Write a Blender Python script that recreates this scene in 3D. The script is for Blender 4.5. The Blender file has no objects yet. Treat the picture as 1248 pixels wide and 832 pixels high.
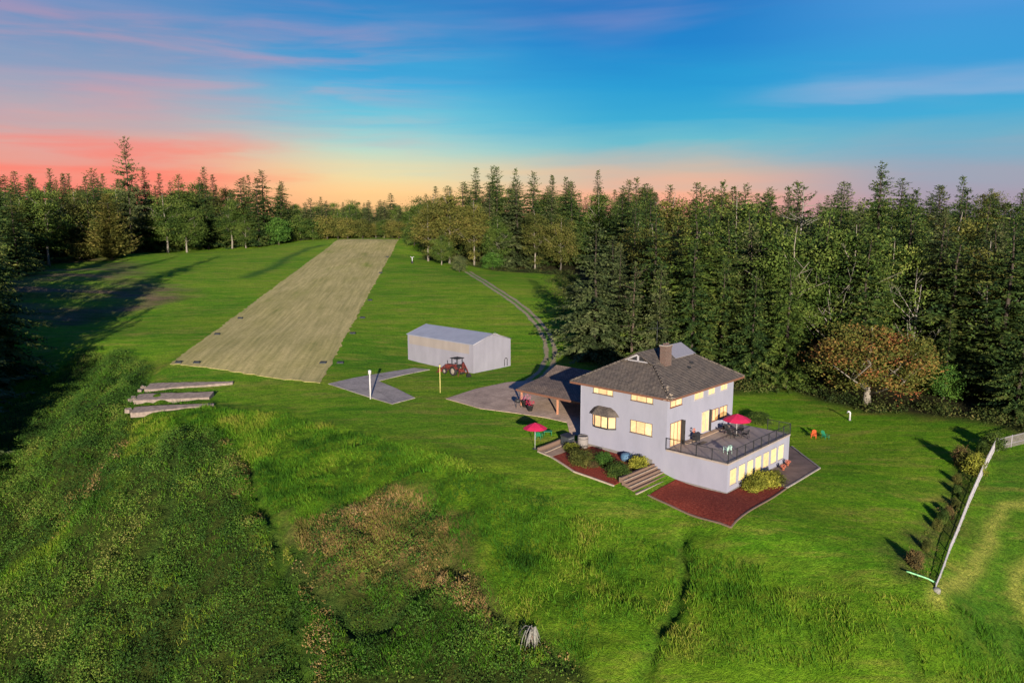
import bpy, math, random
import numpy as np
from mathutils import Vector, Matrix
R = math.radians
random.seed(7)
RNG = np.random.default_rng(11)
scene = bpy.context.scene
COL = scene.collection

# ------------------------------------------------------------------ camera
F, HOR, CAMZ = 936.77, 262.83, 26.87
TH = math.atan((416 - HOR) / F)
CT, ST = math.cos(TH), math.sin(TH)
cam = bpy.data.cameras.new('camera')
cam.sensor_width = 36.0
cam.lens = 36.0 * F / 1248
cam.clip_end = 8000
camo = bpy.data.objects.new('camera', cam)
COL.objects.link(camo)
camo.location = (0, 0, CAMZ)
camo.rotation_euler = (math.pi / 2 - TH, 0, 0)
scene.camera = camo

def ray(px, py):
    v = -(py - 416) / F
    return np.array([(px - 624) / F, CT + v * ST, -ST + v * CT])

def on_z(px, py, z):
    r = ray(px, py)
    k = (z - CAMZ) / r[2]
    return np.array([r[0] * k, r[1] * k, z])

def height_at(py, Y):                      # height of a picture row on the upright plane at distance Y
    r = ray(624, py)
    return CAMZ + Y * r[2] / r[1]

# house frame: local x runs along the deck front, local y along the long left face
PSI = R(46.83)
G = np.array([20.98, 71.78])
U = np.array([-math.sin(PSI), math.cos(PSI)])
V = np.array([math.cos(PSI), math.sin(PSI)])
def loc(t, s):
    return G + U * s + V * t

# ------------------------------------------------------------------ terrain
CP = [
 # runway and field
 (207,444,3),(300,455,3),(390,467,2.9),(413,292,17),(486,292,17),
 (350,291,15.5),(250,292,14),(140,312,12),(50,330,10),(0,350,9),(0,400,5),(60,400,4),(100,420,3.5),(0,430,1.5),(200,350,8.6),(280,310,13),
 (180,440,2.6),(100,430,2.8),(20,480,-2),(165,505,1),(255,475,2),(255,500,1.2),(0,600,-6),(100,560,-2.5),(200,600,-3),
 (0,832,-14),(200,832,-11),(400,832,-9),(600,832,-8),(800,832,-7),(1000,832,-7),(1248,832,-9),(1248,700,-5),(1140,722,-3),
 (1000,700,-2.2),(850,700,-2.8),(700,700,-3.2),(550,700,-3.8),(400,700,-5),(200,700,-7),(0,700,-10),(450,600,-.6),(300,540,.2),(450,540,1.5),
 (600,600,.5),(700,620,-.3),(550,560,1.5),(350,500,2),
 # round the house
 (790,606,-.15),(892,642,-.15),(958,597,-.05),(1000,574,0),(830,640,-1.0),(760,597,.4),(700,580,.9),(657,553,1.45),(651,545,1.55),
 (705,520,2.3),(620,502,2.6),(550,486,2.7),(505,487,2.6),(480,493,2.6),(400,469,2.9),(455,455,3.1),(577,456,3.0),(497,438,3.15),(622,446,3.0),
 (660,450,3.2),(545,330,10.4),(560,325,10.8),(600,345,9.3),(650,370,7.2),(680,400,5.2),(700,335,9.2),(740,440,3.4),(540,318,11.3),
 (895,480,1.6),(960,476,1.3),(1050,502,.9),(1230,525,.7),(1000,530,.1),(1140,510,.9),(1100,580,-.5),(1200,580,-.8),(1248,600,-1.6),(1050,640,-1),(980,620,-.4),
]
_c = [on_z(*c) for c in CP]
_s0, _s1, _s2, _s3 = on_z(207, 444, 3), on_z(390, 467, 2.9), on_z(413, 292, 17), on_z(486, 292, 17)
for k in (.12, .25, .4, .55, .7, .85):
    _c += [_s0 + (_s2 - _s0) * k, _s1 + (_s3 - _s1) * k]
for t, s, z in ((3,3,0),(12,3,0),(7,0,0),(14,6,.1),(19,2,0),(7,12,1.2),(14,16,1.6),(0,17,1.4),(0,10,1.2),(0,12,1.2),(-3,16,1.3),(-4,10,.75),(-1,5,-.05),(-5,3,-.1)):
    p = loc(t, s); _c.append(np.array([p[0], p[1], z]))
for w in ((60,150,3.5),(100,130,1),(120,180,6),(40,200,8),(60,250,14),(150,260,16),(0,330,17.3),(-45,335,16.5),(0,450,18.5),(-150,450,15),(150,450,19),(-120,330,12),(-150,250,9),(-120,160,4),
          (-110,100,-4),(-75,75,-8),(80,85,-1),(90,60,-6),(0,20,-15),(60,20,-15),(-60,20,-18),(-150,20,-18),(150,40,-10),(0,-100,-20),(-250,-50,-20),(250,-50,-20),(250,150,2),(300,400,18),(-300,400,14),(-300,200,4),(0,700,20),(400,700,20),(-400,700,20)):
    _c.append(np.array(w, float))
_c = np.array(_c)
_n = len(_c)
def _phi(r2):
    return 0.5 * r2 * np.log(r2 + 1e-9)
_XY = _c[:, :2] / 100
_K = _phi(((_XY[:, None] - _XY[None]) ** 2).sum(-1)) + np.eye(_n) * 2e-4
_P = np.hstack([np.ones((_n, 1)), _XY])
_A = np.block([[_K, _P], [_P.T, np.zeros((3, 3))]])
_w = np.linalg.solve(_A, np.concatenate([_c[:, 2], np.zeros(3)]))

def _hash(ix, iy, seed):
    h = (ix.astype(np.int64) * 374761393 + iy.astype(np.int64) * 668265263 + seed * 144665) & 0x7fffffff
    h = ((h ^ (h >> 13)) * 1274126177) & 0x7fffffff
    return ((h ^ (h >> 16)) & 0xffff) / 65535.0
def vnoise(x, y, seed=0):
    x = np.asarray(x, float); y = np.asarray(y, float)
    ix = np.floor(x); iy = np.floor(y)
    fx = x - ix; fy = y - iy
    fx = fx * fx * (3 - 2 * fx); fy = fy * fy * (3 - 2 * fy)
    a = _hash(ix, iy, seed); b = _hash(ix + 1, iy, seed); c = _hash(ix, iy + 1, seed); d = _hash(ix + 1, iy + 1, seed)
    return (a * (1 - fx) + b * fx) * (1 - fy) + (c * (1 - fx) + d * fx) * fy
def fbm(x, y, seed=0, octv=4):
    t = 0; a = .5
    for k in range(octv):
        t = t + a * vnoise(x * 2 ** k, y * 2 ** k, seed + 17 * k); a *= .5
    return t / (1 - .5 ** octv)

def tps(x, y):
    q = np.stack([x, y], -1) / 100
    out = np.empty(len(q))
    for i in range(0, len(q), 20000):
        b = q[i:i + 20000]
        out[i:i + 20000] = _phi(((b[:, None] - _XY[None]) ** 2).sum(-1)) @ _w[:_n] + _w[_n] + b @ _w[_n + 1:]
    return out

def poly_dist(x, y, pts):                 # distance to a polyline
    d = np.full(np.shape(x), 1e9)
    for (ax, ay), (bx, by) in zip(pts[:-1], pts[1:]):
        vx, vy = bx - ax, by - ay
        k = np.clip(((x - ax) * vx + (y - ay) * vy) / (vx * vx + vy * vy + 1e-9), 0, 1)
        d = np.minimum(d, np.hypot(x - ax - k * vx, y - ay - k * vy))
    return d
def inside(x, y, poly):
    r = np.zeros(np.shape(x), bool)
    n = len(poly)
    for i in range(n):
        x1, y1 = poly[i]; x2, y2 = poly[(i + 1) % n]
        c = ((y1 > y) != (y2 > y)) & (x < (x2 - x1) * (y - y1) / (y2 - y1 + 1e-12) + x1)
        r ^= c
    return r
def soft(x, y, poly, w):                  # 1 inside, 0 outside, w metres of soft edge
    i = inside(x, y, poly)
    d = poly_dist(x, y, list(poly) + [poly[0]])
    return np.clip(.5 + np.where(i, d, -d) / w, 0, 1)

def gpts(pix, smooth=True):
    return [tuple(gp(px, py)[:2]) for px, py in pix]

def h_base(x, y):
    x = np.atleast_1d(np.asarray(x, float)); y = np.atleast_1d(np.asarray(y, float))
    r = np.hypot(x, y - 150)
    f = np.clip((r - 420) / 300, 0, 1); f = f * f * (3 - 2 * f)
    far = np.where(y > 0, 19.0, -20.0) * np.clip(np.abs(y) / 300, 0, 1)
    return np.where(f < 1, tps(np.clip(x, -600, 600), np.clip(y, -600, 800)), 0) * (1 - f) + far * f

def gp(px, py):                           # where a sight line meets the smooth ground
    r = ray(px, py)
    k0 = 30.0
    ks = np.geomspace(35, 900, 260)
    z = CAMZ + ks * r[2] - h_base(ks * r[0], ks * r[1])
    i = int(np.argmax(z < 0)) or len(ks) - 1
    a, b = ks[i - 1], ks[i]
    for _ in range(24):
        m = (a + b) / 2
        if (CAMZ + m * r[2] - h_base(m * r[0], m * r[1]))[0] > 0: a = m
        else: b = m
    return np.array([r[0] * a, r[1] * a, CAMZ + a * r[2]])

ROUGH = gpts([(95,432),(150,432),(190,470),(255,500),(340,505),(480,540),(600,575),(690,610),(830,665),(940,690),(1060,720),(1130,740),(1320,760),(1320,900),(-60,900),(-60,560),(40,470)])
SCRUB_A = gpts([(95,432),(150,432),(188,447),(172,468),(160,508),(150,545),(130,600),(60,660),(0,700),(-60,720),(-60,560),(30,500)])
SCRUB_B = gpts([(250,525),(285,545),(300,620),(335,690),(375,780),(385,900),(-60,900),(-60,735),(60,680),(140,590),(170,540)])
SCRUB_C = gpts([(385,640),(420,615),(462,590),(500,600),(545,620),(552,665),(600,735),(655,775),(700,800),(720,900),(390,900),(375,780),(345,690)])
TAN = gpts([(362,640),(420,620),(470,588),(510,598),(545,625),(548,668),(575,700),(600,745),(590,760),(520,700),(460,700),(420,690),(365,670)])
SHORE = gpts([(1100,705),(1128,715),(1150,660),(1180,600),(1208,548),(1190,545),(1170,570),(1150,610),(1120,650)])
YEL_R = [gpts([(1150,745),(1190,690),(1205,640),(1225,618),(1260,610)]), gpts([(1275,670),(1240,690),(1240,730),(1262,770)])]
GUL = [(gpts([(345,640),(380,720),(440,770),(500,720),(548,672)]), .45, .55), (gpts([(548,672),(600,740),(640,775),(700,810)]), .4, .55),
       (gpts([(780,832),(800,780),(835,705),(830,650)]), .5, .6), (gpts([(300,560),(335,660),(365,760),(375,850)]), .5, .7), (gpts([(165,690),(205,640),(215,560)]), .4, .6), (gpts([(1090,760),(1108,785),(1120,832)]),.3,.5)]
DITCH = gpts([(300,338),(335,325),(352,313),(378,302),(392,299)])

def ground(x, y):
    x = np.atleast_1d(np.asarray(x, float)); y = np.atleast_1d(np.asarray(y, float))
    z = h_base(x, y)
    near = (y < 135) & (y > 20) & (np.abs(x) < 120)
    if near.any():
        xx, yy = x[near], y[near]
        m = soft(xx, yy, ROUGH, 6.0)
        dz = m * ((fbm(xx / 11 + .35 * yy / 11, yy / 17, 23, 2) - .5) * 2.6 + (fbm(xx / 5, yy / 5, 3, 3) - .5) * 1.5 + (fbm(xx / 1.5, yy / 1.5, 9, 2) - .5) * .8)
        ms = np.maximum(soft(xx, yy, SCRUB_A, 5), np.maximum(soft(xx, yy, SCRUB_B, 5), soft(xx, yy, SCRUB_C, 5) * .6))
        dz += ms * (fbm(xx / 2.6 + yy / 20, yy / 13, 71, 2) - .5) * 2.6
        rw = np.clip((xx - 2) / 10, 0, 1) * m * np.clip((62 - yy) / 8 + .5, 0, 1)
        dz += rw * (fbm(xx / 4.5 - yy / 18, yy / 12, 72, 2) - .5) * 2.2
        for pl, dep, wid in GUL:
            d = poly_dist(xx, yy, pl) + (vnoise(xx / 1.2, yy / 1.2, 5) - .5) * .7
            dz -= 1.7 * dep * np.exp(-(d / wid) ** 2)
        z = z.copy(); z[near] += dz
    return z
def gz(x, y):
    return float(ground(x, y)[0])
def at(px, py):
    p = gp(px, py)
    return Vector((p[0], p[1], gz(p[0], p[1])))
def spot(px, Y):                          # ground point in direction of column px at distance Y
    x = 0.0
    for _ in range(4):
        z = gz(x, Y); d = Y * CT - (z - CAMZ) * ST; x = (px - 624) / F * d
    return Vector((x, Y, gz(x, Y)))

# ------------------------------------------------------------------ helpers
def tag(o, label=None, cat=None, group=None, kind=None):
    if label: o['label'] = label
    if cat: o['category'] = cat
    if group: o['group'] = group
    if kind: o['kind'] = kind
    return o
def empty(name, p, rz=0.0):
    o = bpy.data.objects.new(name, None)
    o.empty_display_size = .3
    COL.objects.link(o); o.location = p; o.rotation_euler = (0, 0, rz)
    return o
def thing(name, label, cat, p, rz=0.0, group=None):
    return tag(empty(name, p, rz), label, cat, group)
def link(name, me, parent=None, mat=None):
    o = bpy.data.objects.new(name, me)
    COL.objects.link(o)
    if parent is not None: o.parent = parent
    if mat is not None and not me.materials: me.materials.append(mat)
    return o
def np_mesh(name, verts, faces, attrs=None, smooth=False):
    verts = np.asarray(verts, np.float32); faces = np.asarray(faces, np.int32)
    me = bpy.data.meshes.new(name)
    n, k = faces.shape
    me.vertices.add(len(verts)); me.vertices.foreach_set('co', verts.ravel())
    me.loops.add(n * k); me.loops.foreach_set('vertex_index', faces.ravel())
    me.polygons.add(n); me.polygons.foreach_set('loop_start', np.arange(0, n * k, k, dtype=np.int32))
    if smooth: me.polygons.foreach_set('use_smooth', np.ones(n, bool))
    for an, av in (attrs or {}).items():
        a = me.attributes.new(an, 'FLOAT', 'POINT'); a.data.foreach_set('value', np.asarray(av, np.float32))
    me.update(calc_edges=True)
    return me

class MB:
    def __init__(s): s.v = []; s.f = []; s.sm = []
    def add(s, vs, fs, sm=False):
        b = len(s.v); s.v += [tuple(v) for v in vs]; s.f += [tuple(b + i for i in f) for f in fs]; s.sm += [sm] * len(fs); return s
    def box(s, c, d, rz=0.0, M=None, bev=0):
        x, y, z = d[0] / 2, d[1] / 2, d[2] / 2
        vs = [Vector((i * x, j * y, k * z)) for k in (-1, 1) for j in (-1, 1) for i in (-1, 1)]
        m = Matrix.Translation(c) @ (M if M is not None else Matrix.Rotation(rz, 4, 'Z'))
        return s.add([m @ v for v in vs], [(0, 2, 3, 1), (4, 5, 7, 6), (0, 1, 5, 4), (2, 6, 7, 3), (0, 4, 6, 2), (1, 3, 7, 5)])
    def span(s, a, b):
        return s.box([(p + q) / 2 for p, q in zip(a, b)], [abs(q - p) for p, q in zip(a, b)])
    def tube(s, pts, rad, n=8, cap=True):
        pts = [Vector(p) for p in pts]
        if not hasattr(rad, '__len__'): rad = [rad] * len(pts)
        b = []
        for i, p in enumerate(pts):
            d = (pts[min(i + 1, len(pts) - 1)] - pts[max(i - 1, 0)]).normalized()
            a = Vector((0, 0, 1)) if abs(d.z) < .9 else Vector((1, 0, 0))
            e = d.cross(a).normalized(); g = d.cross(e)
            b.append([p + (e * math.cos(2 * math.pi * k / n) + g * math.sin(2 * math.pi * k / n)) * rad[i] for k in range(n)])
        vs = [v for r_ in b for v in r_]
        fs = [(i * n + k, i * n + (k + 1) % n, (i + 1) * n + (k + 1) % n, (i + 1) * n + k) for i in range(len(pts) - 1) for k in range(n)]
        if cap: fs += [tuple(range(n))[::-1], tuple((len(pts) - 1) * n + k for k in range(n))]
        return s.add(vs, fs, True)
    def lathe(s, prof, c=(0, 0, 0), n=20, cap=True):
        vs = [(c[0] + r_ * math.cos(2 * math.pi * k / n), c[1] + r_ * math.sin(2 * math.pi * k / n), c[2] + z) for r_, z in prof for k in range(n)]
        fs = [(i * n + k, i * n + (k + 1) % n, (i + 1) * n + (k + 1) % n, (i + 1) * n + k) for i in range(len(prof) - 1) for k in range(n)]
        if cap: fs += [tuple(range(n))[::-1], tuple((len(prof) - 1) * n + k for k in range(n))]
        return s.add(vs, fs, True)
    def prism(s, poly, z0, z1):
        n = len(poly)
        z0s = z0 if hasattr(z0, '__len__') else [z0] * n
        z1s = z1 if hasattr(z1, '__len__') else [z1] * n
        vs = [(x, y, z) for (x, y), z in zip(poly, z0s)] + [(x, y, z) for (x, y), z in zip(poly, z1s)]
        return s.add(vs, [tuple(range(n))[::-1], tuple(range(n, 2 * n))] + [(i, (i + 1) % n, n + (i + 1) % n, n + i) for i in range(n)])
    def build(s, name, mat, parent=None, loc_=None, fix=True):
        me = bpy.data.meshes.new(name)
        me.from_pydata(s.v, [], s.f); me.polygons.foreach_set('use_smooth', s.sm)
        if fix:
            import bmesh
            bm = bmesh.new(); bm.from_mesh(me); bmesh.ops.recalc_face_normals(bm, faces=bm.faces); bm.to_mesh(me); bm.free()
        me.materials.append(mat); me.update()
        o = link(name, me, parent)
        if loc_ is not None: o.location = loc_
        return o

def copy_tree(o, parent=None):
    c = o.copy(); COL.objects.link(c)
    if parent is not None: c.parent = parent
    for ch in list(o.children): copy_tree(ch, c)
    return c

# ------------------------------------------------------------------ materials
def lin(c):
    return tuple(((x / 255) / 12.92 if x / 255 <= .04045 else ((x / 255 + .055) / 1.055) ** 2.4) for x in c)
class NT:
    def __init__(s, name):
        s.m = bpy.data.materials.new(name); s.m.use_nodes = True
        s.t = s.m.node_tree; s.b = s.t.nodes['Principled BSDF']
        s.b.inputs['Specular IOR Level'].default_value = .2
    def n(s, typ, **kw):
        nd = s.t.nodes.new('ShaderNode' + typ)
        for k, v in kw.items():
            if k.startswith('i_'): nd.inputs[k[2:].replace('_', ' ')].default_value = v
            else: setattr(nd, k, v)
        return nd
    def l(s, a, b): s.t.links.new(a, b)
    def ramp(s, fac, stops):
        r = s.n('ValToRGB'); e = r.color_ramp.elements
        while len(e) < len(stops): e.new(.5)
        for el, (p, c) in zip(e, stops): el.position = p; el.color = (*c, 1)
        s.l(fac, r.inputs[0]); return r.outputs[0]
    def noise(s, scale, detail=4, rough=.6, vec=None, sc=(1, 1, 1), coord='Object'):
        tc = s.n('TexCoord'); mp = s.n('Mapping'); mp.inputs['Scale'].default_value = sc
        s.l(vec or tc.outputs[coord], mp.inputs[0])
        x = s.n('TexNoise'); x.inputs['Scale'].default_value = scale; x.inputs['Detail'].default_value = detail; x.inputs['Roughness'].default_value = rough
        s.l(mp.outputs[0], x.inputs['Vector']); return x.outputs['Fac']
    def mix(s, fac, a, b, mode='MIX'):
        x = s.n('MixRGB', blend_type=mode)
        for sock, v in ((x.inputs[0], fac), (x.inputs[1], a), (x.inputs[2], b)):
            if hasattr(v, 'links') or hasattr(v, 'is_linked'): s.l(v, sock)
            elif isinstance(v, (int, float)): sock.default_value = v
            else: sock.default_value = (*v, 1)
        return x.outputs[0]
    def math(s, op, a, b=None):
        x = s.n('Math', operation=op)
        for sock, v in ((x.inputs[0], a), (x.inputs[1], b)):
            if v is None: continue
            if isinstance(v, (int, float)): sock.default_value = v
            else: s.l(v, sock)
        return x.outputs[0]
    def bump(s, fac, strength, dist):
        x = s.n('Bump'); x.inputs['Strength'].default_value = strength; x.inputs['Distance'].default_value = dist
        s.l(fac, x.inputs['Height']); s.l(x.outputs[0], s.b.inputs['Normal'])
    def base(s, c):
        if isinstance(c, tuple): s.b.inputs['Base Color'].default_value = (*c, 1)
        else: s.l(c, s.b.inputs['Base Color'])
    def rough(s, v): s.b.inputs['Roughness'].default_value = v

def simple(name, c, rough=.7, var=.25, scale=3.0, metal=0.0, bump=0.0, spec=.3, sc=(1, 1, 1)):
    m = NT(name)
    a = tuple(x * (1 - var) for x in c); b = tuple(min(1, x * (1 + var)) for x in c)
    nz = m.noise(scale, 6, .65, sc=sc)
    m.base(m.ramp(nz, [(.3, a), (.7, b)])); m.rough(rough); m.b.inputs['Metallic'].default_value = metal
    m.b.inputs['Specular IOR Level'].default_value = spec
    if bump: m.bump(nz, bump, .02)
    return m.m

M = {}
def mk_wall():
    m = NT('lavender_stucco')
    a = m.noise(.7, 5, .65, sc=(1, 1, .35)); b_ = m.noise(14, 3, .7)
    c = m.ramp(a, [(.3, (.225, .222, .272)), (.5, (.250, .246, .304)), (.72, (.268, .262, .318))])
    c = m.mix(1, c, m.ramp(b_, [(.3, (.93, .93, .93)), (.7, (1.06, 1.06, 1.06))]), 'MULTIPLY')
    m.base(c); m.rough(.85); m.bump(b_, .25, .02); return m.m
M['wall'] = mk_wall()
M['foundation'] = simple('foundation_concrete', (.16, .145, .135), .9, .2)
M['fascia'] = simple('cedar_fascia', (.155, .070, .045), .6, .15, sc=(1, 1, 4))
M['soffit'] = simple('soffit_boards', (.20, .13, .10), .8)
M['white'] = simple('white_paint', (.33, .31, .335), .55, .06)
M['dark_metal'] = simple('dark_metal', (.025, .025, .028), .45, .2)
M['grey_metal'] = simple('grey_metal', (.21, .20, .225), .45, .12, 5)
M['brick'] = None
M['wood'] = simple('weathered_timber', (.155, .10, .075), .85, .35, 6, bump=.4, sc=(1, 8, 8))
M['wood_light'] = simple('bleached_timber', (.33, .26, .20), .85, .25, 5)
M['concrete'] = simple('worn_concrete', (.30, .205, .145), .9, .28, .9, bump=.3)
M['concrete_old'] = simple('weathered_grey_concrete', (.26, .22, .195), .92, .34, 1.6, bump=.6)
M['concrete_dark'] = simple('stained_concrete', (.155, .105, .085), .85, .3, .8, bump=.25)
M['deckfloor'] = simple('deck_membrane', (.29, .235, .205), .85, .18, .8)
M['mat'] = simple('tan_board', (.34, .24, .17), .8)
M['red_cloth'] = simple('red_canvas', (.42, .012, .06), .75, .15, 6)
M['white_pole'] = simple('white_pipe', (.46, .44, .44), .4, .08)
M['green_plastic'] = simple('green_plastic', (.015, .16, .075), .5)
M['pale_green'] = simple('pale_green_plastic', (.35, .50, .44), .5)
M['orange_plastic'] = simple('orange_plastic', (.55, .09, .025), .5)
M['tractor_red'] = simple('faded_red_paint', (.115, .020, .016), .75, .5, 4)
M['rubber'] = simple('black_rubber', (.018, .017, .017), .8)
M['rim'] = simple('pale_rim', (.24, .20, .17), .7)
M['terracotta'] = simple('terracotta', (.42, .13, .075), .7)
M['blue_paint'] = simple('slate_blue_tarp', (.07, .14, .22), .6)
M['dull_wood'] = simple('grey_barrel_wood', (.20, .175, .165), .85, .3, 8, bump=.4, sc=(6, 6, 1))
M['yellow_pole'] = simple('pale_yellow_pole', (.62, .52, .18), .5)
M['frame'] = simple('taupe_window_frame', (.13, .095, .08), .6)
M['pale_frame'] = simple('pale_window_frame', (.27, .255, .28), .6)
M['straw_dead'] = simple('dead_straw', (.20, .19, .165), .9, .3, 6)
M['post_wood'] = simple('cedar_post', (.42, .19, .11), .7, .2, 5)
M['coral'] = simple('coral_petals', (.42, .13, .09), .7, .4, 9)
M['pink'] = simple('pink_petals', (.55, .16, .24), .7, .4, 9)
M['slate_net'] = simple('shade_cloth', (.03, .035, .04), .8)

def mk_brick():
    m = NT('chimney_brick')
    tc = m.n('TexCoord'); br = m.n('TexBrick'); br.offset = .5
    for k, v in (('Scale', 4.5), ('Mortar Size', .03), ('Brick Width', .9), ('Row Height', .32)): br.inputs[k].default_value = v
    br.inputs['Color1'].default_value = (.105, .055, .042, 1); br.inputs['Color2'].default_value = (.07, .042, .034, 1); br.inputs['Mortar'].default_value = (.20, .165, .15, 1)
    cx = m.n('CombineXYZ'); sp = m.n('SeparateXYZ'); m.l(tc.outputs['Object'], sp.inputs[0])
    m.l(m.math('ADD', sp.outputs[0], sp.outputs[1]), cx.inputs[0]); m.l(sp.outputs[2], cx.inputs[1])
    m.l(cx.outputs[0], br.inputs['Vector']); m.base(br.outputs['Color']); m.rough(.9)
    return m.m
M['brick'] = mk_brick()

def mk_shingle(name, c1, c2, dark, flat=False):
    m = NT(name)
    tc = m.n('TexCoord'); sp = m.n('SeparateXYZ'); m.l(tc.outputs['Object'], sp.inputs[0])
    br = m.n('TexBrick'); br.offset = .5
    for k, v in (('Scale', 1.0), ('Mortar Size', .022), ('Brick Width', .42), ('Row Height', .10), ('Bias', -.1), ('Mortar Smooth', .3)): br.inputs[k].default_value = v
    br.inputs['Color1'].default_value = (*c1, 1); br.inputs['Color2'].default_value = (*c2, 1); br.inputs['Mortar'].default_value = (*dark, 1)
    cx = m.n('CombineXYZ')
    if flat: m.l(sp.outputs[1], cx.inputs[0]); m.l(m.math('MULTIPLY', sp.outputs[0], .55), cx.inputs[1])
    else: m.l(m.math('ADD', sp.outputs[0], sp.outputs[1]), cx.inputs[0]); m.l(sp.outputs[2], cx.inputs[1])
    m.l(cx.outputs[0], br.inputs['Vector'])
    nz = m.noise(1.1, 6, .7); st = m.ramp(nz, [(.35, (.72, .72, .74)), (.7, (1.3, 1.22, 1.1))])
    n2 = m.noise(9, 3, .7); s2 = m.ramp(n2, [(.3, (.75, .75, .75)), (.7, (1.25, 1.25, 1.25))])
    m.base(m.mix(1, m.mix(1, br.outputs['Color'], st, 'MULTIPLY'), s2, 'MULTIPLY')); m.rough(.95)
    m.b.inputs['Specular IOR Level'].default_value = .1
    m.bump(br.outputs['Fac'], -.6, .03)
    return m.m
M['shingle'] = mk_shingle('roof_shingles', (.150, .128, .115), (.108, .092, .085), (.030, .026, .025))
M['shingle2'] = mk_shingle('carport_shingles', (.24, .185, .155), (.17, .13, .11), (.05, .04, .035), True)

def mk_glow(name, c, strength, stripes=0):
    m = NT(name)
    tc = m.n('TexCoord'); sp = m.n('SeparateXYZ'); m.l(tc.outputs['Object'], sp.inputs[0])
    h = m.math('ADD', sp.outputs[0], sp.outputs[1])
    nz = m.noise(1.8, 4, .7); col = m.ramp(nz, [(.32, (c[0] * .62, c[1] * .5, c[2] * .4)), (.6, c), (.75, tuple(min(1, x * 1.15) for x in c))])
    if stripes:
        w = m.math('SINE', m.math('MULTIPLY', h, stripes)); f = m.math('MULTIPLY_ADD', w, .2); m.t.nodes[-1].inputs[2].default_value = .8
        col = m.mix(1, col, f, 'MULTIPLY')
    m.b.inputs['Base Color'].default_value = (.3, .25, .18, 1)
    oi = m.n('ObjectInfo'); rv = m.math('MULTIPLY_ADD', oi.outputs['Random'], .5); m.t.nodes[-1].inputs[2].default_value = .72
    cc = m.n('CombineXYZ'); m.l(m.math('POWER', rv, .6), cc.inputs[0]); m.l(rv, cc.inputs[1]); m.l(m.math('POWER', rv, 1.6), cc.inputs[2])
    col = m.mix(1, col, cc.outputs[0], 'MULTIPLY')
    m.l(col, m.b.inputs['Emission Color']); m.b.inputs['Emission Strength'].default_value = strength
    m.rough(.15)
    return m.m
M['glow'] = mk_glow('warm_lit_pane', (1.0, .50, .15), .50)
M['glow_curtain'] = mk_glow('bright_lit_curtain', (1.0, .66, .24), .66, 40)
M['glow_yellow'] = mk_glow('yellow_lit_pane', (1.0, .70, .20), .62, 22)
M['dusk_glass'] = simple('dark_glass', (.03, .035, .045), .08, .1, spec=.5)

# ------------------------------------------------------------------ sun and sky
SUN_EL, SUN_AZ = 10.5, -5.6                # shadows run away from the camera, a little to the left
sd = Vector((math.sin(R(5.6)) * math.cos(R(SUN_EL)), -math.cos(R(5.6)) * math.cos(R(SUN_EL)), math.sin(R(SUN_EL))))
sun = bpy.data.lights.new('sun', 'SUN'); sun.energy = 5.0; sun.angle = R(.5); sun.color = (1.0, .90, .74)
so = bpy.data.objects.new('sun', sun); COL.objects.link(so); so.rotation_euler = sd.to_track_quat('Z', 'Y').to_euler(); so.location = (0, 0, 200)

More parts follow.
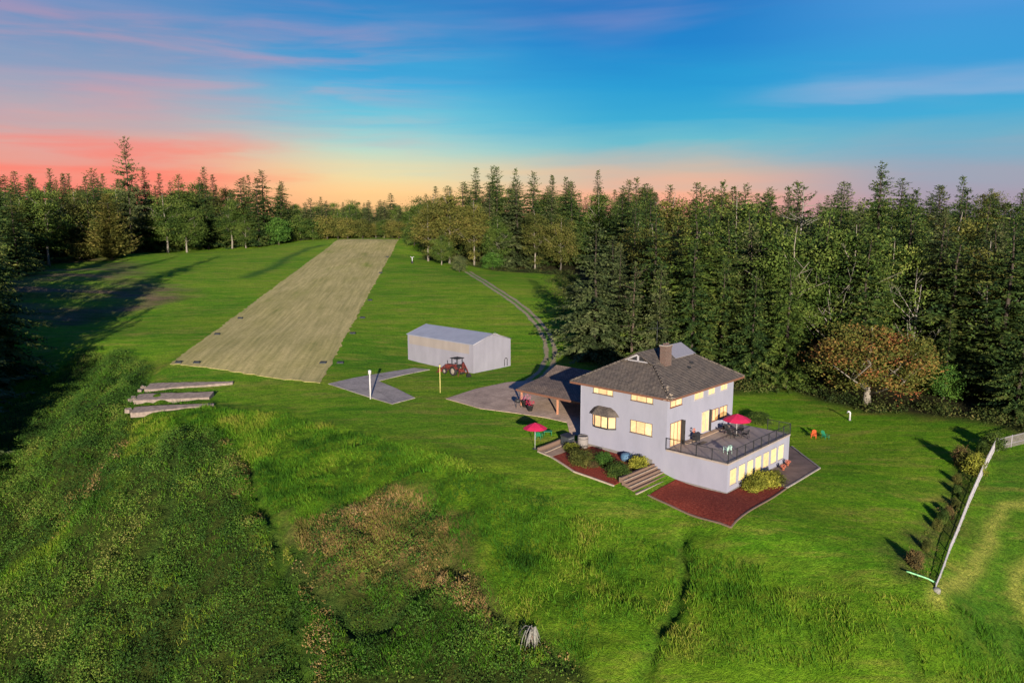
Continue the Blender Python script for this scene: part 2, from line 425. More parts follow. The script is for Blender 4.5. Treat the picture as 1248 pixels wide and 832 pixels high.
world = bpy.data.worlds.new('World'); scene.world = world; world.use_nodes = True
def build_sky():
    t = world.node_tree; t.nodes.clear()
    N = lambda typ: t.nodes.new('ShaderNode' + typ)
    L = t.links.new
    out = N('OutputWorld'); sky = N('TexSky'); sky.sky_type = 'NISHITA'; sky.sun_disc = False
    sky.sun_elevation = R(SUN_EL); sky.sun_rotation = math.atan2(sd.x, sd.y)
    b1 = N('Background'); b1.inputs[1].default_value = .05; L(sky.outputs[0], b1.inputs[0])
    tc = N('TexCoord'); nv = N('VectorMath'); nv.operation = 'NORMALIZE'; L(tc.outputs['Generated'], nv.inputs[0])
    sp = N('SeparateXYZ'); L(nv.outputs[0], sp.inputs[0])
    def mth(op, a, b=None, c=None):
        x = N('Math'); x.operation = op
        for i, v in enumerate((a, b, c)):
            if v is None: continue
            if isinstance(v, (int, float)): x.inputs[i].default_value = v
            else: L(v, x.inputs[i])
        return x.outputs[0]
    az = mth('ARCTAN2', sp.outputs[0], sp.outputs[1])
    # thin high streaks drawn out along the horizon
    cv = N('CombineXYZ'); L(mth('MULTIPLY', az, 1.6), cv.inputs[0]); L(mth('MULTIPLY', sp.outputs[2], 15.0), cv.inputs[1])
    def noise(scale, det, off):
        mp = N('Mapping'); mp.inputs['Location'].default_value = off; mp.inputs['Rotation'].default_value = (0, 0, R(-9)); L(cv.outputs[0], mp.inputs[0])
        x = N('TexNoise'); x.inputs['Scale'].default_value = scale; x.inputs['Detail'].default_value = det; x.inputs['Roughness'].default_value = .55
        x.inputs['Distortion'].default_value = .4
        L(mp.outputs[0], x.inputs['Vector']); return x.outputs['Fac']
    n1 = noise(1.5, 5, (3.1, 1.2, 0)); n2 = noise(2.4, 6, (8.3, 4.4, 0)); n3 = noise(.9, 4, (1.7, 9.1, 0)); n4_ = noise(3.0, 7, (5.2, 2.3, 0))
    el = mth('ADD', sp.outputs[2], mth('MULTIPLY', mth('SUBTRACT', n1, .5), .055))
    def ramp(fac, stops):
        r = N('ValToRGB'); r.color_ramp.interpolation = 'B_SPLINE' if False else 'LINEAR'
        e = r.color_ramp.elements
        while len(e) < len(stops): e.new(.5)
        for k, (p, c) in zip(e, stops): k.position = p; k.color = (*lin(c), 1)
        L(fac, r.inputs[0]); return r.outputs[0]
    e2 = mth('MULTIPLY', el, 2.5)
    P = lambda cs: [(p * 2.5, c) for p, c in zip((0, .0235, .05, .085, .114, .162, .204, .253, .4), cs)]
    left = ramp(e2, P([(225,125,115),(238,128,112),(230,136,120),(205,156,148),(168,158,168),(128,146,178),(92,134,180),(70,126,184),(32,80,150)]))
    cent = ramp(e2, P([(240,180,122),(240,196,136),(226,205,155),(172,203,190),(100,184,204),(56,160,206),(38,136,194),(40,122,186),(24,75,150)]))
    midr = ramp(e2, P([(236,152,132),(232,166,138),(196,172,156),(96,174,192),(44,158,198),(20,144,198),(12,122,192),(14,108,182),(10,65,140)]))
    rite = ramp(e2, P([(156,136,158),(158,144,162),(146,152,170),(100,162,188),(54,158,200),(46,146,202),(56,140,202),(76,140,204),(24,75,150)]))
    def mix(f, a, b):
        x = N('MixRGB'); L(f, x.inputs[0]); L(a, x.inputs[1]) if not isinstance(a, tuple) else None; L(b, x.inputs[2]) if not isinstance(b, tuple) else None
        if isinstance(a, tuple): x.inputs[1].default_value = (*a, 1)
        if isinstance(b, tuple): x.inputs[2].default_value = (*b, 1)
        return x.outputs[0]
    def step(a, b, v=az):
        x = N('MapRange'); x.interpolation_type = 'SMOOTHSTEP'; L(v, x.inputs[0]); x.inputs[1].default_value = a; x.inputs[2].default_value = b; return x.outputs[0]
    c = mix(step(R(-27), R(-10)), left, cent); c = mix(step(R(-9), R(9)), c, midr); c = mix(step(R(12), R(29)), c, rite)
    # coral streaks on the left, pale wisps high up
    lf = mth('SUBTRACT', 1.0, step(R(-24), R(-9)))
    band = mth('MULTIPLY', step(.015, .045, sp.outputs[2]), mth('SUBTRACT', 1.0, step(.075, .115, sp.outputs[2])))
    cor = mth('MULTIPLY', mth('MULTIPLY', lf, band), step(.42, .62, n2))
    c = mix(mth('MULTIPLY', cor, .45), c, lin((244, 104, 88)))
    tx = mth('MULTIPLY', mth('MULTIPLY', mth('SUBTRACT', 1.0, step(R(-14), R(2))), mth('MULTIPLY', step(.05, .10, sp.outputs[2]), mth('SUBTRACT', 1.0, step(.19, .27, sp.outputs[2])))), step(.38, .80, n4_))
    c = mix(mth('MULTIPLY', tx, .34), c, lin((222, 140, 142)))
    hi = mth('MULTIPLY', step(.07, .12, sp.outputs[2]), mth('SUBTRACT', 1.0, step(.25, .33, sp.outputs[2])))
    wis = mth('MULTIPLY', mth('MULTIPLY', hi, step(.45, .85, n3)), .26)
    c = mix(wis, c, lin((205, 160, 175)))
    bl = mth('MULTIPLY', step(R(13), R(25)), mth('MULTIPLY', step(.126, .136, el), mth('SUBTRACT', 1.0, step(.136, .165, el))))
    c = mix(mth('MULTIPLY', bl, .36), c, lin((160, 172, 205)))
    b2 = N('Background'); L(c, b2.inputs[0]); b2.inputs[1].default_value = .62
    ms = N('MixShader'); ms.inputs[0].default_value = .95; L(b1.outputs[0], ms.inputs[1]); L(b2.outputs[0], ms.inputs[2]); L(ms.outputs[0], out.inputs[0])
build_sky()

# ------------------------------------------------------------------ terrain sheet
def axis(lo, hi, step, far, g=1.22, extra=()):
    a = list(np.arange(lo, hi + 1e-6, step))
    for s, st, en in extra:
        a += list(np.arange(a[-1] + st, en, st))
    d = step
    r = a[-1]; d = a[-1] - a[-2]
    up = []
    while r < far: d *= g; r += d; up.append(r)
    dn = []; r = lo; d = step
    while r > -far: d *= g; r -= d; dn.append(r)
    return np.array(dn[::-1] + a + up)
xs = axis(-75, 70, .5, 3200, 1.12); ys = axis(36, 130, .5, 3600, 1.12, extra=((0, 1.2, 345),))
XX, YY = np.meshgrid(xs, ys); XX = XX.ravel(); YY = YY.ravel()
ZZ = ground(XX, YY)
nx, ny = len(xs), len(ys)
ii = np.arange(nx * ny).reshape(ny, nx)
FF = np.stack([ii[:-1, :-1], ii[:-1, 1:], ii[1:, 1:], ii[1:, :-1]], -1).reshape(-1, 4)
def jag(x, y, s=4.0, a=3.0):
    return x + (fbm(x / s, y / s, 41, 3) - .5) * a * 2, y + (fbm(x / s, y / s, 57, 3) - .5) * a * 2
JX, JY = jag(XX, YY)
DIRT = gpts([(-60,312),(60,306),(150,318),(182,328),(175,345),(245,352),(235,362),(150,385),(60,402),(-60,410)])
FOREST = [gpts([(-150,312),(60,306),(130,314),(200,302),(240,294),(345,289)]) + [(-90, 700), (-600, 700), (-600, 250)],
          gpts([(345,289),(413,290),(488,290)]) + [(-20, 430), (0, 900), (-120, 900)],
          gpts([(512,316),(545,318),(600,330),(700,335),(712,420),(735,462),(800,472),(900,479),(960,477),(1050,503),(1170,511),(1240,526),(1330,545)]) + [(400, 150), (700, 900), (20, 900), (-25, 360)]]
sc_ = np.maximum(np.maximum(soft(JX, JY, SCRUB_A, 3), soft(JX, JY, SCRUB_B, 3)), soft(JX, JY, SCRUB_C, 2))
near = (YY < 140) & (YY > 20)
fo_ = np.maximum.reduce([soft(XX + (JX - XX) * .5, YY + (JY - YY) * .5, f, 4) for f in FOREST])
yl = np.zeros_like(XX)
for pl in YEL_R: yl = np.maximum(yl, np.exp(-(poly_dist(XX + (JX - XX) * .35, YY + (JY - YY) * .35, pl) / .65) ** 2))
lush = np.exp(-(poly_dist(XX + (JX - XX) * .4, YY + (JY - YY) * .4, DITCH) / 2.0) ** 2)
gl = np.zeros_like(XX)
for pl, dep, wid in GUL: gl = np.maximum(gl, np.exp(-(poly_dist(XX, YY, pl) / (wid * 1.1)) ** 2))
RIGHTP = gpts([(1150,728),(1215,553),(1330,538),(1330,800),(1180,800)])
lush = np.maximum(lush, soft(XX, YY, RIGHTP, 1.5) * .5)
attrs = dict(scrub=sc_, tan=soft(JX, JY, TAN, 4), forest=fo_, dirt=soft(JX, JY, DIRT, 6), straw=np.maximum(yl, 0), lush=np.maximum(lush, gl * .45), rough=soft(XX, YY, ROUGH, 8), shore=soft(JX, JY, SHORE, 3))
LAWN_A, LAWN_B, LAWN_C = (.066, .205, .008), (.135, .290, .010), (.220, .310, .022)
def mk_ground():
    m = NT('grass_ground')
    at_ = lambda nme: m.n('Attribute', attribute_name=nme).outputs['Fac']
    big = m.noise(.05, 5, .6, sc=(.55, 1.25, 1)); mid = m.noise(.35, 5, .65, sc=(.35, 1.5, 1)); fine = m.noise(3.2, 5, .7); grain = m.noise(11, 3, .7)
    c = m.ramp(big, [(.32, LAWN_A), (.52, LAWN_B), (.72, LAWN_C)])
    c = m.mix(m.ramp(mid, [(.45, (0, 0, 0)), (.75, (.7, .7, .7))]), c, (.205, .245, .028))
    c = m.mix(m.ramp(mid, [(.25, (.6, .6, .6)), (.45, (0, 0, 0))]), c, (.036, .155, .007))
    stk = m.noise(1.0, 4, .7, sc=(.10, .55, 1))
    c = m.mix(m.ramp(stk, [(.50, (0, 0, 0)), (.66, (.9, .9, .9))]), c, (.25, .26, .045))
    c = m.mix(m.ramp(stk, [(.30, (.65, .65, .65)), (.46, (0, 0, 0))]), c, (.046, .155, .008))
    rg = m.ramp(m.noise(.5, 5, .7), [(.3, (.030, .080, .005)), (.5, (.066, .146, .006)), (.72, (.14, .188, .016))])
    c = m.mix(at_('rough'), c, rg)
    c = m.mix(at_('scrub'), c, m.ramp(m.noise(.6, 5, .7), [(.3, (.022, .040, .007)), (.6, (.050, .070, .012)), (.8, (.10, .085, .03))]))
    c = m.mix(at_('tan'), c, m.ramp(m.noise(.45, 5, .7), [(.35, (.10, .115, .022)), (.55, (.20, .14, .055)), (.8, (.30, .19, .095))]))
    c = m.mix(m.math('MULTIPLY', at_('lush'), .75), c, (.022, .085, .014))
    c = m.mix(at_('straw'), c, (.30, .32, .06))
    c = m.mix(m.math('MULTIPLY', at_('dirt'), m.ramp(m.noise(.09, 4, .6, sc=(.4, 1.3, 1)), [(.42, (.15, .15, .15)), (.58, (1, 1, 1))])), c, m.ramp(m.noise(.12, 6, .7, sc=(.4, 1.4, 1)), [(.40, (.085, .12, .018)), (.55, (.17, .125, .075)), (.75, (.23, .16, .10))]))
    c = m.mix(at_('shore'), c, m.ramp(m.noise(.8, 5, .7), [(.35, (.045, .07, .012)), (.6, (.10, .075, .035)), (.8, (.17, .13, .05))]))
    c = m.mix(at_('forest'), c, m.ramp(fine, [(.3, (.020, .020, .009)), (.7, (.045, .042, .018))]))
    c = m.mix(1, c, m.ramp(fine, [(.28, (.52, .58, .55)), (.72, (1.5, 1.42, 1.35))]), 'MULTIPLY')
    md2 = m.noise(.9, 5, .75, sc=(.5, 1.2, 1)); c = m.mix(1, c, m.ramp(md2, [(.3, (.70, .78, .7)), (.7, (1.30, 1.20, 1.2))]), 'MULTIPLY')
    c = m.mix(1, c, m.ramp(grain, [(.3, (.7, .72, .7)), (.7, (1.3, 1.28, 1.3))]), 'MULTIPLY')
    m.base(c); m.rough(.9); m.b.inputs['Specular IOR Level'].default_value = .08
    # standing blades: many small faces turned towards a low sun
    hs = m.math('ADD', m.noise(7, 4, .75), m.math('MULTIPLY', m.noise(1.3, 3, .7), 1.2))
    m.bump(hs, 1.0, .35)
    return m.m
M['ground'] = mk_ground()
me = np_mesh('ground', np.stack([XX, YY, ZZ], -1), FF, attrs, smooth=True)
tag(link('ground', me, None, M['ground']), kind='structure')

def drape(name, poly, mat, lift=.05, step=1.0, kind='structure', edge=.0):
    # a sheet cut to the polygon and laid on the ground, subdivided so that it follows it
    import bmesh
    bm = bmesh.new()
    xs_ = [p[0] for p in poly]; ys_ = [p[1] for p in poly]
    f = bm.faces.new([bm.verts.new((x, y, 0)) for x, y in poly])
    for ax, lo, hi in ((0, min(xs_), max(xs_)), (1, min(ys_), max(ys_))):
        v = lo + step
        while v < hi:
            co = [0, 0, 0]; no = [0, 0, 0]; co[ax] = v; no[ax] = 1
            bmesh.ops.bisect_plane(bm, geom=bm.verts[:] + bm.edges[:] + bm.faces[:], plane_co=co, plane_no=no)
            v += step
    a = np.array([v.co[:] for v in bm.verts])
    z = ground(a[:, 0], a[:, 1]) + lift
    for v, q in zip(bm.verts, z): v.co.z = q
    ed = [e for e in bm.edges if len(e.link_faces) == 1]
    g = bmesh.ops.extrude_edge_only(bm, edges=ed)
    for v in [x for x in g['geom'] if isinstance(x, bmesh.types.BMVert)]: v.co.z -= .3
    bmesh.ops.recalc_face_normals(bm, faces=bm.faces)
    me = bpy.data.meshes.new(name); bm.to_mesh(me); bm.free(); me.materials.append(mat)
    return tag(link(name, me), kind=kind)

def jointed(m, sx, sy, rot):
    tc = m.n('TexCoord'); mp = m.n('Mapping'); mp.inputs['Rotation'].default_value = (0, 0, rot); m.l(tc.outputs['Object'], mp.inputs[0])
    br = m.n('TexBrick'); br.offset = 0.0
    for k, v in (('Scale', 1.0), ('Mortar Size', .035), ('Brick Width', sx), ('Row Height', sy), ('Mortar Smooth', .4)): br.inputs[k].default_value = v
    br.inputs['Color1'].default_value = (1.04, 1.04, 1.04, 1); br.inputs['Color2'].default_value = (.92, .92, .92, 1); br.inputs['Mortar'].default_value = (.5, .47, .45, 1)
    m.l(mp.outputs[0], br.inputs['Vector']); return br.outputs['Color']
def mk_slab(name, c, rot):
    m = NT(name); a = m.noise(.5, 6, .7); b_ = m.noise(4, 5, .75)
    k = m.ramp(a, [(.3, tuple(x * .68 for x in c)), (.5, c), (.72, tuple(x * 1.18 for x in c))])
    k = m.mix(1, k, m.ramp(b_, [(.3, (.78, .78, .78)), (.7, (1.18, 1.18, 1.18))]), 'MULTIPLY')
    k = m.mix(1, k, jointed(m, 3.6, 3.0, rot), 'MULTIPLY')
    m.base(k); m.rough(.9); m.bump(b_, .3, .03); return m.m
M['drive'] = mk_slab('driveway_concrete', (.41, .295, .22), -PSI); M['path'] = mk_slab('path_concrete', (.31, .265, .235), -R(30))
def mk_strip():
    m = NT('mown_straw')
    tc = m.n('TexCoord'); mp = m.n('Mapping'); mp.inputs['Rotation'].default_value = (0, 0, R(-5.4)); m.l(tc.outputs['Object'], mp.inputs[0])
    lines = m.noise(1.0, 5, .65, vec=mp.outputs[0], sc=(1.6, .05, 1)); patch = m.noise(.08, 5, .65, vec=mp.outputs[0], sc=(1.3, .5, 1)); fine = m.noise(2.5, 5, .75, sc=(.6, 1.3, 1))
    c = m.ramp(patch, [(.26, (.24, .27, .06)), (.40, (.37, .315, .125)), (.58, (.45, .365, .165)), (.80, (.33, .31, .10))])
    c = m.mix(1, c, m.ramp(lines, [(.3, (.70, .75, .68)), (.7, (1.26, 1.22, 1.2))]), 'MULTIPLY')
    c = m.mix(1, c, m.ramp(fine, [(.3, (.72, .74, .7)), (.7, (1.28, 1.26, 1.24))]), 'MULTIPLY')
    m.base(c); m.rough(.95); m.b.inputs['Specular IOR Level'].default_value = .05
    m.bump(fine, .8, .2)
    return m.m
M['strip'] = mk_strip()
STRIP = gpts([(207,444),(413,292),(486,292),(390,467),(330,460)])
def ragged(poly, step, amp, seed):
    rr = random.Random(seed); o = []
    for (ax, ay), (bx_, by_) in zip(poly, poly[1:] + poly[:1]):
        L_ = math.hypot(bx_ - ax, by_ - ay); n = max(1, int(L_ / step)); nx_, ny_ = -(by_ - ay) / L_, (bx_ - ax) / L_
        for k in range(n):
            w = rr.gauss(0, amp) if k else 0; o.append((ax + (bx_ - ax) * k / n + nx_ * w, ay + (by_ - ay) * k / n + ny_ * w))
    return o
drape('grass_airstrip', ragged(STRIP, .9, .16, 3), M['strip'], .06, 2.0)
def track(name, pix, w, mat):
    c = [Vector(gp(*p)[:2]) for p in pix]; pts = []
    for a, b_ in zip(c[:-1], c[1:]):
        n = max(1, int((b_ - a).length / 1.2)); pts += [a.lerp(b_, k / n) for k in range(n)]
    pts.append(c[-1])
    for _ in range(12): pts = [pts[0]] + [(pts[i - 1] + pts[i] * 2 + pts[i + 1]) / 4 for i in range(1, len(pts) - 1)] + [pts[-1]]
    vs = []; ac = []; K = 13
    for i, p in enumerate(pts):
        d = (pts[min(i + 1, len(pts) - 1)] - pts[max(i - 1, 0)]).normalized(); n = Vector((-d.y, d.x))
        for k in range(K):
            u = -1 + 2 * k / (K - 1); q = p + n * w / 2 * u * (1 + .12 * math.sin(i * .7) * abs(u)); vs.append((q.x, q.y)); ac.append(u)
    a = np.array(vs); z = ground(a[:, 0], a[:, 1]) + .05; ac = np.array(ac); z = z - .12 * (np.abs(ac) > .99)
    f = [(i * K + k, i * K + k + 1, (i + 1) * K + k + 1, (i + 1) * K + k) for i in range(len(pts) - 1) for k in range(K - 1)]
    tag(link(name, np_mesh(name, np.stack([a[:, 0], a[:, 1], z], -1), f, dict(across=ac), smooth=True), None, mat), kind='structure')
def mk_track():
    m = NT('two_rut_track')
    a = m.noise(1.3, 5, .7); n = m.noise(.7, 5, .75)
    x = m.math('ABSOLUTE', m.n('Attribute', attribute_name='across').outputs['Fac'])
    d = m.math('ABSOLUTE', m.math('SUBTRACT', x, .52))                 # distance from a wheel rut
    k = m.math('ADD', d, m.math('MULTIPLY', m.math('SUBTRACT', n, .5), .7))
    c = m.ramp(a, [(.3, (.20, .155, .095)), (.7, (.36, .285, .18))])
    c = m.mix(m.ramp(k, [(.20, (0, 0, 0)), (.34, (1, 1, 1))]), c, (.085, .19, .014))
    m.base(c); m.rough(.95); m.bump(a, .6, .1); return m.m
M['gravel'] = mk_track()
track('dirt_track', [(570,331),(598,349),(625,366),(645,382),(661,400),(669,415),(672,432),(666,450),(650,464),(635,474)], 2.7, M['gravel'])
drape('driveway', gpts([(543,486),(580,474),(618,466),(655,463),(700,470)]) + [tuple(loc(8, 20)), tuple(loc(1.2, 18.6)), tuple(loc(.6, 20.2))] + gpts([(691,515),(664,509),(625,503),(585,498)]), M['drive'], .06, 1.0)
drape('concrete_path', gpts([(400,468),(430,461),(462,455.5),(505,448.5),(524,450.5),(492,457),(461,464.5),(484,474),(506,485),(478,492.5),(440,481)]), M['path'], .07, 1.0)

# ------------------------------------------------------------------ house
HZ = (G[0], G[1], 0)
house = thing('house', 'two storey lavender house with brown hipped roof, lit windows and deck over a lower room', 'house', HZ, PSI)
LX, S0, S1 = 14.18, 6.95, 18.2            # length along the deck front, house block from S0 to S1
b = MB()
b.prism([(0, S0), (LX, S0), (LX, S1), (0, S1)], -.8, 8.5)
b.build('wall', M['wall'], house)
b = MB(); b.prism([(0, 0), (LX, 0), (LX, S0 - .002), (0, S0 - .002)], -.8, 2.92)
b.build('lower_wall', M['wall'], house)
b = MB()
b.prism([(-.025, -.025), (LX + .025, -.025), (LX + .025, S0), (-.025, S0)], -.9, .16)
b.prism([(-.02, S0 + 1.6), (.5, S0 + 1.6), (.5, S1 + .02), (-.02, S1 + .02)], .2, 1.62)
b.build('foundation', M['foundation'], house)

def roof_part():
    e0, e1, y0, y1, z0 = -.85, LX + .85, S0 - .85, S1 + .85, 8.62
    ym = (y0 + y1) / 2; hw = (y1 - y0) / 2; zr = 12.16; sl = (zr - z0) / hw
    gx0, gx1, gw = 2.9, LX - 2.9, 1.85; zg = zr - gw * sl
    zr2 = zr
    b = MB()
    v = [(e0, y0, z0), (e1, y0, z0), (e1, y1, z0), (e0, y1, z0), (gx0, ym - gw, zg), (gx1, ym - gw, zg), (gx1, ym + gw, zg), (gx0, ym + gw, zg), (gx0, ym, zr), (gx1, ym, zr)]
    b.add(v, [(0, 1, 5, 4), (2, 3, 7, 6), (0, 4, 7, 3), (1, 2, 6, 5), (4, 5, 9, 8), (6, 7, 8, 9), (4, 8, 7), (5, 6, 9)])
    r = b.build('roof', M['shingle'], house, fix=False)
    # upper saddle laid over the hips with overhanging rakes
    b = MB(); o = .38; t = .07
    for sgn in (-1, 1):
        a0 = (gx0 - o, ym + sgn * (gw + .12), zg + t - .12 * sl); a1 = (gx1 + o, ym + sgn * (gw + .12), zg + t - .12 * sl); c1 = (gx1 + o, ym, zr + t); c0 = (gx0 - o, ym, zr + t)
        lo = [(p[0], p[1], p[2] - .09) for p in (a0, a1, c1, c0)]
        b.add([a0, a1, c1, c0] + lo, [(0, 1, 2, 3), (7, 6, 5, 4), (0, 4, 5, 1), (3, 7, 4, 0), (1, 5, 6, 2)])
    b.build('saddle', M['shingle'], r)
    # grey metal sheet at the far end of the saddle, front slope
    b = MB(); q = .05
    pts = []
    for x, w in ((7.3, gw + .14), (gx1 + o + .02, gw + .14), (gx1 + o + .02, .02), (7.9, .02)):
        pts.append((x, ym - w, zr + t + q - w * sl))
    b.add(pts + [(x, y, z - .04) for x, y, z in pts], [(0, 1, 2, 3), (0, 4, 5, 1), (1, 5, 6, 2), (3, 7, 4, 0)])
    b.build('metal_sheet', M['grey_metal'], r)
    # white gable boards with dark louvre
    for gx, sg in ((gx0, -1), (gx1, 1)):
        b = MB()
        for k in (-1, 1):
            p0 = Vector((gx + sg * .03, ym + k * gw * .93, zg + .04)); p1 = Vector((gx + sg * .03, ym, zr - .1))
            d = p1 - p0; n = Vector((0, 0, -.24))
            q_ = [p0, p1, p1 + n, p0 + n * .3]
            b.add([*q_, *[v_ + Vector((sg * .05, 0, 0)) for v_ in q_]], [(0, 1, 2, 3), (4, 5, 6, 7), (0, 1, 5, 4), (1, 2, 6, 5), (2, 3, 7, 6), (3, 0, 4, 7)])
        b.box((gx + sg * .06, ym, zg + .45), (.06, .22, .75)); b.box((gx + sg * .06, ym, zg + .06), (.06, 2.6, .12))
        b.build('gable_trim', M['white'], r)
        [MB().box((gx + sg * .02, ym + k * .45, zg + .3), (.04, .55, .42)).build('louvre', M['dark_metal'], r) for k in (1, -1)]
    # ridge caps along the hips
    for p, q_ in ((v[0], v[4]), (v[1], v[5]), (v[2], v[6]), (v[3], v[7])):
        b = MB(); p = Vector(p); q_ = Vector(q_); n = 14
        for k in range(n):
            a = p.lerp(q_, k / n); c = p.lerp(q_, (k + .93) / n)
            b.tube([a + Vector((0, 0, .02)), c + Vector((0, 0, .035 + .03 * random.random()))], [.13, .10], 6)
        b.build('hip_cap', M['shingle'], r)
    b = MB()                                # bleached, lifted shingles near the front hip
    rr = random.Random(5)
    for k in range(26):
        f_ = rr.uniform(0.02, .34); p = Vector(v[0]).lerp(Vector(v[4]), f_) + Vector((rr.gauss(0, .35), rr.gauss(.0, .35), 0))
        p.z = z0 + min((p.y - y0) * sl, (p.x - e0) * (zg - z0) / (gx0 - e0)) + .05
        b.box(p, (rr.uniform(.15, .4), rr.uniform(.1, .25), .03), rr.uniform(0, 3), Matrix.Rotation(rr.uniform(0, 3), 4, 'Z') @ Matrix.Rotation(rr.uniform(-.5, .5), 4, 'X'))
    b.build('loose_shingles', M['wood_light'], r)
    for x, y in ((7.6, 9.0), (8.9, 9.5)):
        MB().box((x, y, z0 + (y - y0) * sl + .1), (.35, .3, .22)).build('roof_vent', M['dark_metal'], r)
    # eaves: fascia and soffit
    b = MB()
    for a, c in (((e0 - .03, y0 - .03, 8.40), (e1 + .03, y0 + .03, 8.605)), ((e0 - .03, y1 - .03, 8.40), (e1 + .03, y1 + .03, 8.605)),
                 ((e0 - .03, y0 + .032, 8.40), (e0 + .03, y1 - .032, 8.605)), ((e1 - .03, y0 + .032, 8.40), (e1 + .03, y1 - .032, 8.605))): b.span(a, c)
    b.build('fascia', M['fascia'], r)
    b = MB(); b.span((e0 + .035, y0 + .035, 8.505), (e1 - .035, y1 - .035, 8.53)); b.build('soffit', M['soffit'], r)
    # brick chimney
    cx, cy = 4.85, 10.35
    b = MB(); b.box((cx, cy, 11.4), (1.15, .75, 3.1)); b.box((cx, cy, 12.86), (1.27, .87, .16))
    b.build('chimney', M['brick'], house)
    ch = house.children[-1]
    b = MB(); b.box((cx, cy, 12.99), (1.32, .92, .09)); b.build('chimney_cap', M['concrete_old'], ch)
    for k in (-.25, .25): MB().box((cx + k, cy, 13.13), (.28, .28, .2)).build('flue', M['brick'], ch)
roof_part()
b = MB()
ax_, ay_ = 5.6, 12.0
b.tube([(ax_, ay_, 11.7), (ax_, ay_, 15.4)], .035, 6)
b.tube([(ax_ - .7, ay_ + .5, 14.6), (ax_ + .7, ay_ - .5, 14.6)], .02, 5)
for k in range(6):
    f_ = -1 + k * .4; c_ = Vector((ax_ + .7 * f_, ay_ - .5 * f_, 14.6)); d_ = Vector((.5, .7, 0)).normalized() * (.55 - .04 * k)
    b.tube([c_ - d_, c_ + d_], .012, 4)
b.build('antenna', M['dark_metal'], house)

def window(axis_, u0, u1, z0, z1, splits=(), curtains=(), name='window', sill=True, gl='glow', cu='glow_curtain', off=None, parent=None, fm='frame', base=0.0):
    """axis_ 'l': on the long left face (x = base), u along y; axis_ 'f': on a face looking towards -y (y = base), u along x."""
    p = parent or house
    def bx(b, ua, ub, za, zb, d0, d1):
        if axis_ == 'l': b.span((base - d1, ua, za), (base - d0, ub, zb))
        else: b.span((ua, base - d1, za), (ub, base - d0, zb))
    t = .05
    b = MB()
    bx(b, u0, u1, z1 - t, z1, -.02, .06); bx(b, u0, u1, z0, z0 + t, -.02, .06)
    bx(b, u0, u0 + t, z0 + t, z1 - t, -.02, .06); bx(b, u1 - t, u1, z0 + t, z1 - t, -.02, .06)
    for s in splits: bx(b, s - t / 2, s + t / 2, z0 + t, z1 - t, -.02, .055)
    if sill: bx(b, u0 - .06, u1 + .06, z0 - .07, z0 - .002, -.02, .10)
    w = b.build(name, M[fm], p)
    edges = [u0] + list(splits) + [u1]
    for k in range(len(edges) - 1):
        a = edges[k] + (t if k == 0 else t / 2) + .002; c = edges[k + 1] - (t if k == len(edges) - 2 else t / 2) - .002
        b = MB(); bx(b, a, c, z0 + t + .002, z1 - t - .002, -.02, .02)
        b.build('curtain' if k in curtains else 'pane', M[cu if k in curtains else gl], w)
    return w
# long left face, upper floor and main floor
window('l', 13.75, 16.4, 7.58, 8.34, (14.55, 15.65), (0, 2))
window('l', 8.67, 11.4, 7.58, 8.34, (9.45, 10.65), (0, 2))
window('l', 8.67, 11.4, 4.1, 5.45, (9.55, 10.65), (0, 2))
# face above the deck
window('f', .5, 2.75, 7.38, 8.2, (1.55,), (1,), base=S0, fm='fascia')
window('f', 5.28, 7.2, 7.3, 8.3, (6.3,), (0,), base=S0, fm='white', cu='glow_yellow')
window('f', 8.27, 9.75, 7.35, 8.35, (9.0,), (0, 1), base=S0, fm='white', cu='glow_yellow')
window('f', 11.05, 12.6, 7.38, 8.3, (11.9,), (0,), base=S0, fm='white', cu='glow_yellow')
window('f', .66, 2.75, 3.16, 5.68, (1.35, 2.05), (0,), name='glass_door', sill=False, base=S0, fm='fascia')
window('f', 7.05, 8.65, 3.3, 5.68, (7.95,), (1,), name='glass_door', sill=False, base=S0, fm='white')
window('f', 9.33, 10.75, 4.18, 5.54, (10.05,), (0,), base=S0, fm='fascia')
window('f', 11.08, 12.78, 4.25, 5.5, (11.95,), (1,), base=S0, fm='fascia')
for x, d, z in ((2.78, .5, 3.12), (8.68, .3, 3.3)): MB().span((x, S0 - d, z), (x + .07, S0 - .002, 5.72)).build('door_leaf', M['dark_metal'], house)
# seven tall windows of the lower room
for k in range(7):
    a = .42 + k * 1.815
    window('f', a, a + 1.38, .72 + .0 * k, 2.36, (), (0,), base=0.0, cu='glow_yellow', sill=True, fm='pale_frame')
# bay window with its own shingled cap
bay = MB()
bp = [(0, 16.45), (-.62, 15.75), (-.62, 13.95), (0, 13.25)]
bay.prism(bp, 3.9, 4.06); bay.prism(bp, 5.28, 5.4)
for x, y in ((-.03, 16.38), (-.60, 15.72), (-.60, 13.98), (-.03, 13.32), (-.60, 14.85)): bay.span((x - .04, y - .04, 4.06), (x + .04, y + .04, 5.28))
bw = bay.build('bay_window', M['dark_metal'], house)
def bay_pane(p, q, name, mat):
    p = Vector((*p, 0)); q = Vector((*q, 0)); d = (q - p).normalized(); p = p + d * .06; q = q - d * .06
    n = Vector((d.y, -d.x, 0)) * .015
    MB().prism([tuple((p + n)[:2]), tuple((q + n)[:2]), tuple((q - n)[:2]), tuple((p - n)[:2])], 4.08, 5.26).build(name, M[mat], bw)
bay_pane((-.02, 16.4), (-.59, 15.75), 'pane', 'glow'); bay_pane((-.59, 15.72), (-.59, 14.85), 'pane', 'glow'); bay_pane((-.59, 14.85), (-.59, 13.98), 'curtain', 'glow_curtain'); bay_pane((-.59, 13.95), (-.02, 13.3), 'pane', 'glow')
b = MB()
